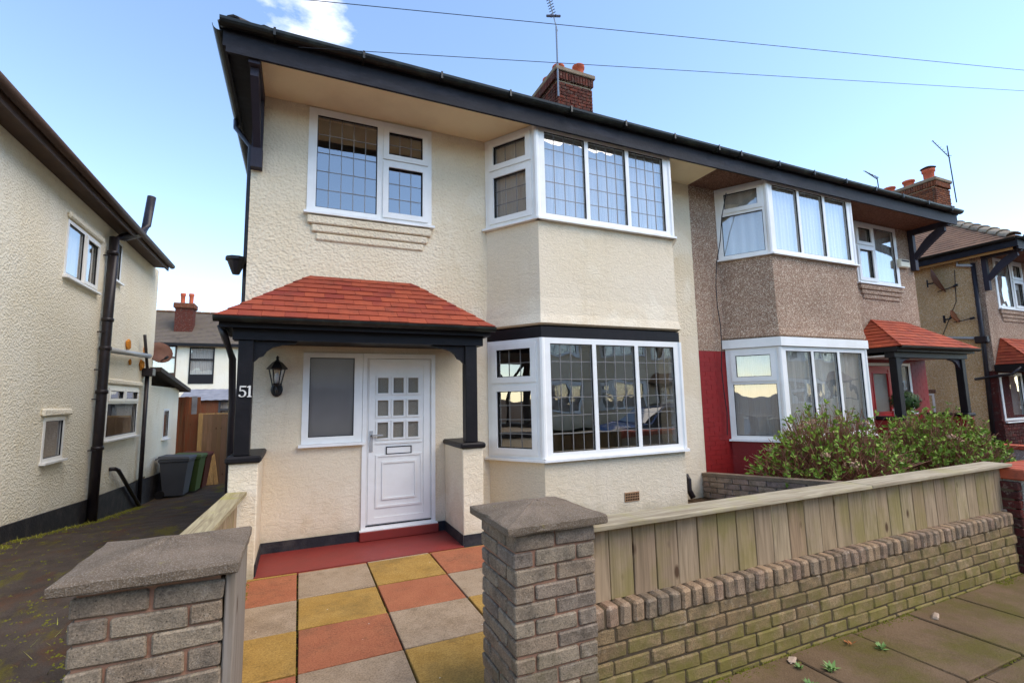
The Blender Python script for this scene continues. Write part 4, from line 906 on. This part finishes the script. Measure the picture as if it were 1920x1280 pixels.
def pier(label, x0, y0, top, capb, w=.474, ov=.053):
    p = thing('gate_pier', label, 'pier', (0, 0, 0), 0, 'brick gate piers with stone caps')
    MB().box(x0+.014, x0+w-.014, y0+.014, y0+w-.014, -.2, capb-.001).build('mortar_core', 'mortar_pink', p)
    z = top-.041; k = 0
    while z > -.08:
        bl_ = (w-.012)/2; d_ = .108; mid = w-2*d_-.022
        for (ax) in (0, 1):
            full = (k+ax) % 2 == 0
            for side in (0, 1):
                off = (d_/2) if side == 0 else w-d_/2
                if full: segs = [(bl_/2, bl_), (w-bl_/2, bl_)]
                else: segs = [(w/2, mid)]
                for c_, l_ in segs:
                    if ax == 0: brick(p, x0+c_, y0+off, z, l_, d_, .073, 'pier_brick', c=.007, j=.0045, wob=.0025)
                    else: brick(p, x0+off, y0+c_, z, l_, d_, .073, 'pier_brick', math.pi/2, c=.007, j=.0045, wob=.0025)
        z -= .0825; k += 1
    # weathered cap: flat slab with low pyramid top
    a, b, c_, d_ = x0-ov, x0+w+ov, y0-ov, y0+w+ov; t1, t2 = capb+.045, capb+.10; q = .25
    def sub(zs_):
        m = MB(); vs = []; N = 7
        return m
    m = MB(); lev = [(a+.006, b-.006, c_+.006, d_-.006, capb), (a, b, c_, d_, capb+.008), (a, b, c_, d_, t1-.006), (a+.008, b-.008, c_+.008, d_-.008, t1), ((a+q), (b-q), (c_+q), (d_-q), t2-.006), ((a+q+.03), (b-q-.03), (c_+q+.03), (d_-q-.03), t2)]
    vs = []; n = 8
    for (xa, xb, ya, yb, zz_) in lev:
        ring = []
        for i in range(n): ring.append((xa+(xb-xa)*i/n, ya))
        for i in range(n): ring.append((xb, ya+(yb-ya)*i/n))
        for i in range(n): ring.append((xb-(xb-xa)*i/n, yb))
        for i in range(n): ring.append((xa, yb-(yb-ya)*i/n))
        for (u, v) in ring: vs.append((u+rnd(-.003, .003), v+rnd(-.003, .003), zz_+rnd(-.003, .003)))
    N = 4*n; fs = [(i+N*k2, (i+1) % N+N*k2, (i+1) % N+N*(k2+1), i+N*(k2+1)) for k2 in range(len(lev)-1) for i in range(N)]+[tuple(range(N))[::-1], tuple(N*(len(lev)-1)+i for i in range(N))]
    m.add(vs, fs); m.build('cap', 'cap_stone', p)
    return p
pier('brick gate pier with stone cap joined to the timber fence, right of the path', 1.595, -3.844, .958, .972)
p2 = pier('brick gate pier with stone cap standing alone left of the path, nearest the camera', -.13, -3.844, .968, .992)
MB().cbox(.347, .385, -3.835, -3.385, -.05, .985, .006, .002).build('gate_board', 'grey_post_wood', p2)
# sloping low fence between left pier and porch
sf = thing('timber_fence', 'low board fence with mossy cap between the porch and the left gate pier', 'fence', (0, 0, 0))
pa, pb = Vector((.08, -.79, 0)), Vector((-.05, -3.37, 0)); d = (pb-pa).normalized(); nn = Vector((-d.y, d.x, 0)); L = (pb-pa).length
me = MB().cbox(-.073, .073, -.011, .011, 0, .76, .003, .002).mesh('board', 'fence_board')
k = 0
while k*.15 < L-.08:
    q = pa+d*(.075+k*.15); o = link('board', me, sf); o.location = (q.x, q.y, .01); o.rotation_euler = (0, 0, math.atan2(d.y, d.x)); k += 1
m = MB(); m.hexa([pa+nn*.085+Vector((0, 0, .775)), pa-nn*.085+Vector((0, 0, .775)), pb-nn*.085+Vector((0, 0, .79)), pb+nn*.085+Vector((0, 0, .79))], [pa+nn*.085+Vector((0, 0, .81)), pa-nn*.085+Vector((0, 0, .81)), pb-nn*.085+Vector((0, 0, .825)), pb+nn*.085+Vector((0, 0, .825))])
m.build('cap_rail', 'side_fence_cap', sf)
# party wall between the front gardens
pw = thing('garden_wall', 'low grey block wall with coping dividing the two front gardens', 'wall', (0, 0, 0))
tp = lambda y: .31-.078*y
m = MB(); m.extr([(6.715, .0, -.1), (6.715, -3.5, -.1), (6.715, -3.5, tp(-3.5)), (6.715, 0, tp(0))], (.10, 0, 0)); m.build('mortar_core', 'mortar_pale', pw)
m = MB(); m.extr([(6.685, .0, tp(0)+.001), (6.685, -3.5, tp(-3.5)+.001), (6.685, -3.5, tp(-3.5)+.05), (6.685, 0, tp(0)+.05)], (.16, 0, 0)); m.build('coping', 'cap_stone', pw)
for k in range(6):
    y = -.02-(.0 if k % 2 else .15)
    y0 = 0.
    while y0 > -3.45:
        l_ = .30 if not (y0 == 0 and k % 2) else .15
        yc = y0-l_/2; z = tp(yc)-.045-k*.085
        if z > -.06: o = brick(pw, 6.712, yc, z, l_-.012, .05, .074, 'party_brick', math.pi/2, wob=.001); o.rotation_euler = (0, 0.078, math.pi/2)
        y0 -= l_
# neighbour's front wall: brick pier, pebbledashed wall, far coped wall
fp = thing('garden_wall', 'white pebbledashed garden wall with red brick end and coping beyond the timber fence', 'wall', (0, 0, 0))
MB().box(6.80, 11.0, -3.87, -3.62, -.2, .78).build('wall', 'pebbledash_white', fp)
MB().box(6.73, 6.795, -3.80, -3.60, -.2, .76).build('mortar_core', 'mortar_dark', fp)
for k in range(10): brick(fp, 6.76, -3.72, .73-k*.083, .066, .235, .073, 'dark_red_brick')
for i in range(44): o = brick(fp, 6.80+i*.095, -3.74, .84, .085, .30, .11, 'terracotta', c=.012)
bw = thing('garden_wall', 'pale rendered wall with terracotta coping beside the far driveway', 'wall', (0, 0, 0))
MB().box(13.75, 13.95, -3.8, -.1, -.2, .42).build('wall', 'pebbledash_white', bw)
for i in range(12): MB().cbox(13.70, 14.0, -3.8+i*.31, -3.495+i*.31, .421, .50, .01, .002).build('coping_tile', 'terracotta', bw)

# ------------------------------------------------------------------ rear of the drive: gate, fence, bins, offcuts
gt = thing('wooden_gate', 'brown vertical board gate closing the end of the driveway', 'gate', (0, 11, -.76))
x = -2.02
while x < .0:
    MB().cbox(x, x+.118, -.012, .012, .02, 2.08+rnd(-.008, .008), .003).build('board', 'gate_board', gt); x += .122
MB().box(-2.04, .02, .0, .03, 2.085, 2.12).build('top_rail', 'offcut_wood', gt); MB().cbox(-2.14, -2.03, -.05, .05, 0, 2.12, .006).build('post', 'offcut_wood', gt)
rf = thing('wooden_fence', 'tall reddish brown board fence left of the driveway gate', 'fence', (0, 11.15, -.76))
x = -2.75
while x < -2.14:
    MB().cbox(x, x+.1, -.012, .012, 0, 2.62+rnd(-.01, .01), .003).build('board', 'red_fence_board', rf); x += .103
MB().box(-2.50, -2.17, -.06, -.03, 0, 2.1).build('panel', 'red_fence_board', rf); MB().cbox(-2.36, -2.22, -.03, -.013, 2.1, 2.64, .004).build('metal_strip', 'corrugated', rf)
def wheelie(label, mat, x, y, rz=0):
    b = thing('wheelie_bin', label, 'bin', (x, y, zg(y)), rz, 'wheelie bins by the wall')
    m = MB(); lo_, hi_ = (.22, .24), (.28, .34); vs = []
    for z, (a, c_) in ((.06, lo_), (.86, (.275, .33)), (.88, (.295, .355)), (.94, (.295, .355))): vs += [(-a, -c_+.06, z), (a, -c_+.06, z), (a, c_, z), (-a, c_, z)]
    fs = [(3, 2, 1, 0), (12, 13, 14, 15)]+[(4*k2+i, 4*k2+(i+1) % 4, 4*k2+4+(i+1) % 4, 4*k2+4+i) for k2 in range(3) for i in range(4)]
    m.add(vs, fs); m.build('body', mat, b)
    m = MB(); m.hexa([(-.305, -.32, .942), (.305, -.32, .942), (.305, .38, .955), (-.305, .38, .955)], [(-.28, -.29, .985), (.28, -.29, .985), (.28, .36, 1.02), (-.28, .36, 1.02)]); m.build('lid', mat, b)
    m = MB(); m.tube([(-.25, .42, .95), (.25, .42, .95)], .018, 8); m.build('handle', mat, b)
    for sx_ in (-1, 1): m = MB(); m.tube([(sx_*.20, .30, .1), (sx_*.27, .30, .1)], .1, 14); m.build('wheel', 'rubber', b)
wheelie('dark grey wheelie bin standing in front of the other bins', 'bin_grey', -2.12, 8.55, math.pi*.47)
wheelie('green wheelie bin half hidden behind the grey bin', 'bin_green', -1.98, 9.25, math.pi*.47)
wheelie('brown wheelie bin at the back next to the gate', 'bin_brown', -1.93, 9.95, math.pi*.47)
for i, (x, tl, l_, lab) in enumerate(((-1.88, .06, .95, 'pale timber offcut nearest the bins, leaning on the gate'), (-1.78, .10, .98, 'pale timber offcut in the middle, leaning on the gate'), (-1.66, .16, .90, 'pale timber offcut leaning most, right of the others against the gate'))):
    o = MB().cbox(-.05, .05, -.02, .02, 0, l_, .004).build('timber_offcut', 'offcut_wood'); o.location = (x+.1, 10.72, zg(10.7)); o.rotation_euler = (R(-14), -tl, R(4)); tag(o, lab, 'timber', 'timber offcuts leaning on the gate')

# ------------------------------------------------------------------ lantern, dishes, aerials, cables
ln = thing('wall_lantern', 'black coach lantern on the porch wall left of the side window', 'lantern', (.36, 0, 0))
m = MB(); m.lathe([(.055, 0), (.06, .01), (.06, .02), (.045, .03)], 0, 0, 0, 14); me = m
for i, (x, y, z) in enumerate(me.v): me.v[i] = (x*1.05, -z-.002, 1.79+y*1.35)
me.build('backplate', 'lantern_black', ln)
m = MB(); m.tube([(0, -.03, 1.79), (0, -.09, 1.76), (0, -.13, 1.79), (0, -.13, 1.835)], .014, 8); m.build('arm', 'lantern_black', ln)
MB().lathe([(.05, 0), (.055, .012), (.045, .02)], 0, -.13, 1.835, 6).build('base_ring', 'lantern_black', ln); m = MB(); m.lathe([(.105, 0), (.11, .01), (.055, .075), (.02, .10), (.012, .12), (.018, .135), (.004, .155)], 0, -.13, 2.015, 6); m.build('roof', 'lantern_black', ln)
m = MB()
for k in range(6):
    a = 2*math.pi*k/6; m.tube([(.046*math.cos(a), -.13+.046*math.sin(a), 1.85), (.082*math.cos(a), -.13+.082*math.sin(a), 2.016)], .006, 5)
m.build('cage', 'lantern_black', ln)
MB().lathe([(.042, 1.856), (.078, 2.013)], 0, -.13, 0, 6).build('glass', 'window_glass', ln); MB().lathe([(.02, 1.86), (.028, 1.93), (.02, 1.97), (.004, 1.985)], 0, -.13, 0, 10).build('bulb', 'bulb_white', ln, True)

def dish(label, loc, rz, rad, mat, tilt=20):
    d_ = thing('satellite_dish', label, 'satellite dish', loc, rz)
    m = MB(); m.lathe([(.01, -.07*rad/.3), (rad*.5, -.045*rad/.3), (rad*.85, 0), (rad, .03), (rad*.98, .036), (rad*.5, -.03*rad/.3)], 0, 0, 0, 20); M_ = Matrix.Rotation(R(90-tilt), 3, 'X')
    m.v = [tuple(M_ @ Vector(v)+Vector((0, -.22, .0))) for v in m.v]; m.build('reflector', mat, d_, True)
    m = MB(); m.tube([(0, 0, -.05), (0, -.12, -.05), (0, -.18, 0)], .02, 8); m.cbox(-.05, .05, -.03, 0, -.14, .06, .005); m.build('bracket', 'cable_black', d_)
    m = MB(); m.tube([(0, -.2, -rad*.8), (0, -.55, -rad*.55)], .012, 6); m.tube([(0, -.53, -rad*.55), (0, -.62, -rad*.45)], .03, 8); m.build('feed_arm', 'cable_black', d_)
dish('brown satellite dish high on the buff pebbledash side wall', (X3-.24, 1.10, 4.60), R(22), .38, 'dish_brown')
dish('small rusty satellite dish below the larger one on the buff side wall', (X3-.2, .84, 3.56), R(8), .19, 'dish_rust')
dish('dark brown satellite dish at the rear corner of the left house', (XL-.02, 7.95, 2.88), R(35), .27, 'dish_brown')

def aerial(label, base, topz, head, mat='aerial_metal', lean=0.):
    a = thing('tv_aerial', label, 'aerial', base); hgt = topz-base[2]
    m = MB(); m.tube([(0, 0, 0), (lean*.5, 0, hgt*.5), (lean, 0, hgt)], .022, 6); m.build('mast', mat, a)
    return a, Vector((lean, 0, hgt))
a, tp_ = aerial('television aerial on a tall mast on the nearest chimney', (6.16, 3.30, 8.9), 10.75, None, lean=.0)
b0, b1 = tp_+Vector((.03, 0, -.12)), tp_+Vector((-.36, -.1, 1.05))
m = MB(); m.tube([b0, b1], .014, 6)
m.build('boom', 'aerial_metal', a)
m = MB(); dd = (b1-b0)
for k in range(14):
    q = b0+dd*(.3+.7*k/13); m.tube([q+Vector((-.05, .05, -.02)), q+Vector((.05, -.05, .02))], .01, 5)
m.build('element', 'aerial_dark', a)
m = MB(); q = b0+dd*.30; m.tube([q+Vector((-.19, .0, -.06)), q+Vector((.19, 0, .06))], .03, 6); m.build('dipole', 'aerial_dark', a)
a, tp_ = aerial('spiky television aerial beside the far right chimney', (X3+7.58, 3.35, 9.0), 11.35, None, 'aerial_dark', -.16)
m = MB(); m.tube([tp_+Vector((.1, 0, -.5)), tp_+Vector((-.12, .4, .4))], .016, 6)
for k in range(8):
    q = tp_+Vector((.08-.028*k, .055*k, -.4+.11*k)); m.tube([q-Vector((.16-.01*k, 0, .03)), q+Vector((.16-.01*k, 0, .03))], .012, 5)
m.build('element', 'aerial_dark', a)
a, tp_ = aerial('small thin television aerial poking above the long dark gutter', (21.45, 4.5, 8.4), 10.05, None, 'aerial_dark', -.12)
m = MB(); m.tube([tp_+Vector((.05, 0, -.1)), tp_+Vector((-.2, .3, .35))], .02, 6)
for k in range(5):
    q = tp_+Vector((-.05*k, .07*k, .08*k)); m.tube([q-Vector((.12, 0, 0)), q+Vector((.12, 0, 0))], .014, 5)
m.build('element', 'aerial_dark', a)
tag(MB().tube([(-2.3, -.2, 5.93), (29.95, -4.52, 9.77)], .0045, 5).build('telephone_cable', 'cable_black'), 'upper telephone cable crossing the sky above the chimney', 'cable', 'telephone cables')
tag(MB().tube([(.48, -.90, 5.42), (29.95, -4.50, 9.56)], .0038, 5).build('telephone_cable', 'cable_black'), 'lower telephone cable running from the gutter past the chimney', 'cable', 'telephone cables')
tpo = thing('telegraph_pole', 'wooden telegraph pole further along the pavement', 'pole', (30, -4.5, -.05)); m = MB(); m.tube([(0, 0, 0), (0, 0, 10.0)], .14, 10, [.15, .10]); m.build('pole', 'red_fence_board', tpo); m = MB(); m.tube([(0, 0, 9.6), (0, 0, 9.85)], .12, 10); m.build('ring_head', 'cable_black', tpo)

# ------------------------------------------------------------------ planting
def shrub(label, cx_, cy_, cz_, rx, ry, hgt, nst, heads, seed, green=.5):
    rg = random.Random(seed); u = rg.uniform
    p = thing('hydrangea_bush', label, 'bush', (cx_, cy_, cz_), 0, 'bushes behind the fence')
    ms, ml = MB(), MB(); tips = []
    def leaf(q, dirv, l_, w_):
        dirv = dirv.normalized(); sd = dirv.cross(Vector((u(-1, 1), u(-1, 1), u(-1, 1)))).normalized()
        nn_ = dirv.cross(sd)*l_*.18
        ml.add([q, q+dirv*l_*.45+sd*w_+nn_, q+dirv*l_, q+dirv*l_*.45-sd*w_+nn_], [(0, 1, 2), (0, 2, 3)])
    for i in range(nst):
        a = u(0, 2*math.pi); rr = math.sqrt(u(0, 1)); b = Vector((math.cos(a)*rr*rx*.35, math.sin(a)*rr*ry*.35, 0))
        rr2 = min(1., rr*u(.8, 1.25)); e = Vector((math.cos(a+u(-.3, .3))*rr2*rx, math.sin(a+u(-.3, .3))*rr2*ry, hgt*(1-.55*rr2**2.2)*u(.62, 1.06)))
        mid = b.lerp(e, .5)+Vector((u(-.06, .06), u(-.06, .06), hgt*.08))
        ms.tube([b, mid, e], .006, 4, [.010, .008, .004]); tips.append(e)
        for br_ in range(2):
            q = mid.lerp(e, u(.1, .8)); e2 = q+Vector((u(-.16, .16), u(-.16, .16), u(.08, .26))); ms.tube([q, e2], .003, 3); tips.append(e2)
            for k in range(rg.randint(0, 3) if u(0, 1) < green*1.1 else 0): leaf(e2-Vector((0, 0, u(0, .06))), Vector((u(-1, 1), u(-1, 1), u(.0, 1.3))), u(.04, .085), u(.012, .024))
        if u(0, 1) < green:
            for k in range(rg.randint(3, 8)):
                q = b.lerp(e, u(.45, 1.)) if u(0, 1) < .45 else e-Vector((0, 0, u(0, .10)))
                leaf(q, Vector((u(-1, 1), u(-1, 1), u(.0, 1.4))), u(.05, .10), u(.015, .03))
    ms.build('stems', 'twig', p, fix=False, kind='stuff'); ml.build('leaves', 'leaf_green', p, fix=False, kind='stuff')
    rg.shuffle(tips); tips = [q for q in tips if q.z > hgt*.38][:heads]
    for q in tips:
        m = MB(); s_ = u(.07, .12)
        for k in range(46):
            v = Vector((rg.gauss(0, 1), rg.gauss(0, 1), rg.gauss(0, 1))).normalized(); v.z = abs(v.z)*.8+v.z*.2; c_ = q+v*s_*u(.7, 1.)
            t1 = v.cross(Vector((u(-1, 1), u(-1, 1), u(-1, 1)))).normalized()*.016; t2 = v.cross(t1).normalized()*.016
            m.add([c_-t1, c_+t2*.9, c_+t1, c_-t2*.9], [(0, 1, 2, 3)])
        m.build('flower_head', 'petal_dead', p, fix=False)
shrub('twiggy hydrangea with faded flower heads under the neighbouring bay window', 7.95, -1.35, .0, 1.25, .85, 1.42, 620, 22, 11, .40)
shrub('greener rounded hydrangea in front of the neighbouring porch', 10.35, -1.55, .0, 1.35, .85, 1.30, 540, 7, 12, .74)
tb = thing('topiary_ball', 'dark green clipped ball plant beside the neighbouring porch', 'plant', (11.75, -.45, 0))
MB().lathe([(.14, 0), (.18, .3), (.19, .32), (.16, .32)], 0, 0, 0, 14).build('pot', 'terracotta', tb); m = MB(); m.tube([(0, 0, .3), (0, 0, 1.3)], .018, 6); m.build('stem', 'twig', tb)
m = MB()
for k in range(1300):
    v = Vector((random.gauss(0, 1), random.gauss(0, 1), random.gauss(0, 1))).normalized(); c_ = v*rnd(.2, .27); c_.z = c_.z*.8+1.42; t1 = v.cross(Vector((rnd(-1, 1), rnd(-1, 1), rnd(-1, 1)))).normalized()*.022; t2 = v.cross(t1)*.9
    m.add([c_-t1, c_+t2, c_+t1, c_-t2], [(0, 1, 2, 3)])
m.build('leaves', 'leaf_dark', tb, fix=False, kind='stuff')

def weed(label, x, y, z, s_, mat='weed_leaf', name='weed', cat='weed', grp='weeds in the pavement joints', nl=16):
    m = MB()
    for k in range(nl):
        a = rnd(0, 6.28); l_ = s_*rnd(.5, 1.); e = Vector((math.cos(a)*l_, math.sin(a)*l_, rnd(.15, .7)*s_)); sd = Vector((-math.sin(a), math.cos(a), 0))*s_*.16
        q = Vector((rnd(-.3, .3)*s_, rnd(-.3, .3)*s_, 0)); m.add([q, q+e*.5+sd, q+e, q+e*.5-sd], [(0, 1, 2), (0, 2, 3)])
    o = m.build(name, mat, fix=False); o.location = (x, y, z); return tag(o, label, cat, grp)
weed('largest green weed in the pavement joint near the wall', 3.62, -4.03, -.04, .065)
weed('small green weed at the foot of the wall, left of the largest weed', 3.46, -3.93, -.04, .04)
weed('green weed nearest the camera on the pavement below the wall', 3.36, -4.08, -.04, .04)
weed('green weed right of the dead leaf on the pavement', 4.15, -4.02, -.04, .055)
for x, y, lab in ((4.02, -3.9, 'orange dead leaf lying on the pavement among the weeds'),):
    o = weed(lab, x, y, -.035, .05, 'dead_leaf', 'dead_leaf', 'leaf', None, 6)
for (x, y, s_, lab) in ((3.5, -3.86, .04, 'broken brown brick fragment at the foot of the front wall'), (4.98, -3.93, .045, 'pale flat stone chip lying on the pavement')):
    o = MB().cbox(-s_, s_, -s_*.5, s_*.5, 0, s_*.5, .01, .012).build('stone_fragment', 'stone_frag'); o.location = (x, y, -.043); o.rotation_euler = (0, 0, rnd(0, 3)); tag(o, lab, 'stone')
# moss cushions and grass along edges: uncountable
m = MB()
def tuft(x, y, z, s_):
    for k in range(5):
        a = rnd(0, 6.28); p = Vector((x+rnd(-s_, s_), y+rnd(-s_, s_), z)); w_ = s_*rnd(.25, .5); h_ = w_*rnd(.35, .7)
        m.add([p+Vector((w_*math.cos(a+i*1.257), w_*math.sin(a+i*1.257), -.004)) for i in range(5)]+[p+Vector((0, 0, h_))], [(i, (i+1) % 5, 5) for i in range(5)])
for i in range(420): tuft(rnd(2.1, 6.7), -3.80-abs(random.gauss(0, .03)), -.045, rnd(.012, .03))
for i in range(160): y = rnd(-3.2, -.85); tuft(.22-abs(random.gauss(0, .02)), y, .0, rnd(.01, .022))
for i in range(420): y = rnd(-1.5, 7); tuft(-2.52+abs(random.gauss(0, .10)), y, zg(y)+.002, rnd(.02, .05))
for i in range(700): y = random.gauss(-2.75, .55); tuft(-.40+random.gauss(0, .16)-.12*(y+2.75), y, zg(y)+.002, rnd(.015, .04))
for i in range(420):
    q = random.choice(((-2.0, -.6), (-1.5, 1.4), (-2.2, 2.6), (-1.0, -1.6), (-1.9, .5), (-1.2, -.4))); x = q[0]+random.gauss(0, .22); y = q[1]+random.gauss(0, .5)
    if -2.5 < x < -.1: tuft(x, y, zg(y)+.001, rnd(.008, .026))
for xx in (.63, 1.28, 1.93):
    for i in range(70): tuft(xx+rnd(-.006, .006), rnd(-3.6, -.85), -.012, rnd(.004, .009))
for (ya, x0_, x1_) in ((-4.45, 2., 6.5),):
    for i in range(120): tuft(rnd(x0_, x1_), ya+rnd(-.008, .008), -.05, rnd(.006, .016))
m.build('moss', 'moss', kind='stuff', fix=False)
m = MB()
for i in range(900):
    if i < 500: x, y = -.32+random.gauss(0, .12), random.gauss(-2.9, .35)
    elif i < 800: x, y = -2.5+abs(random.gauss(0, .1)), rnd(.5, 6)
    else: x, y = -.6+random.gauss(0, .3), rnd(-3.2, -1.0)
    z = zg(y); a = rnd(0, 6.28); l_ = rnd(.02, .075); dv = Vector((math.cos(a)*l_*.8, math.sin(a)*l_*.8, l_*rnd(.4, 1.1))); sd = Vector((-math.sin(a), math.cos(a), 0))*.003
    q = Vector((x, y, z)); m.add([q-sd, q+sd, q+dv], [(0, 1, 2)])
m.build('grass', 'grass_blade', kind='stuff', fix=False)
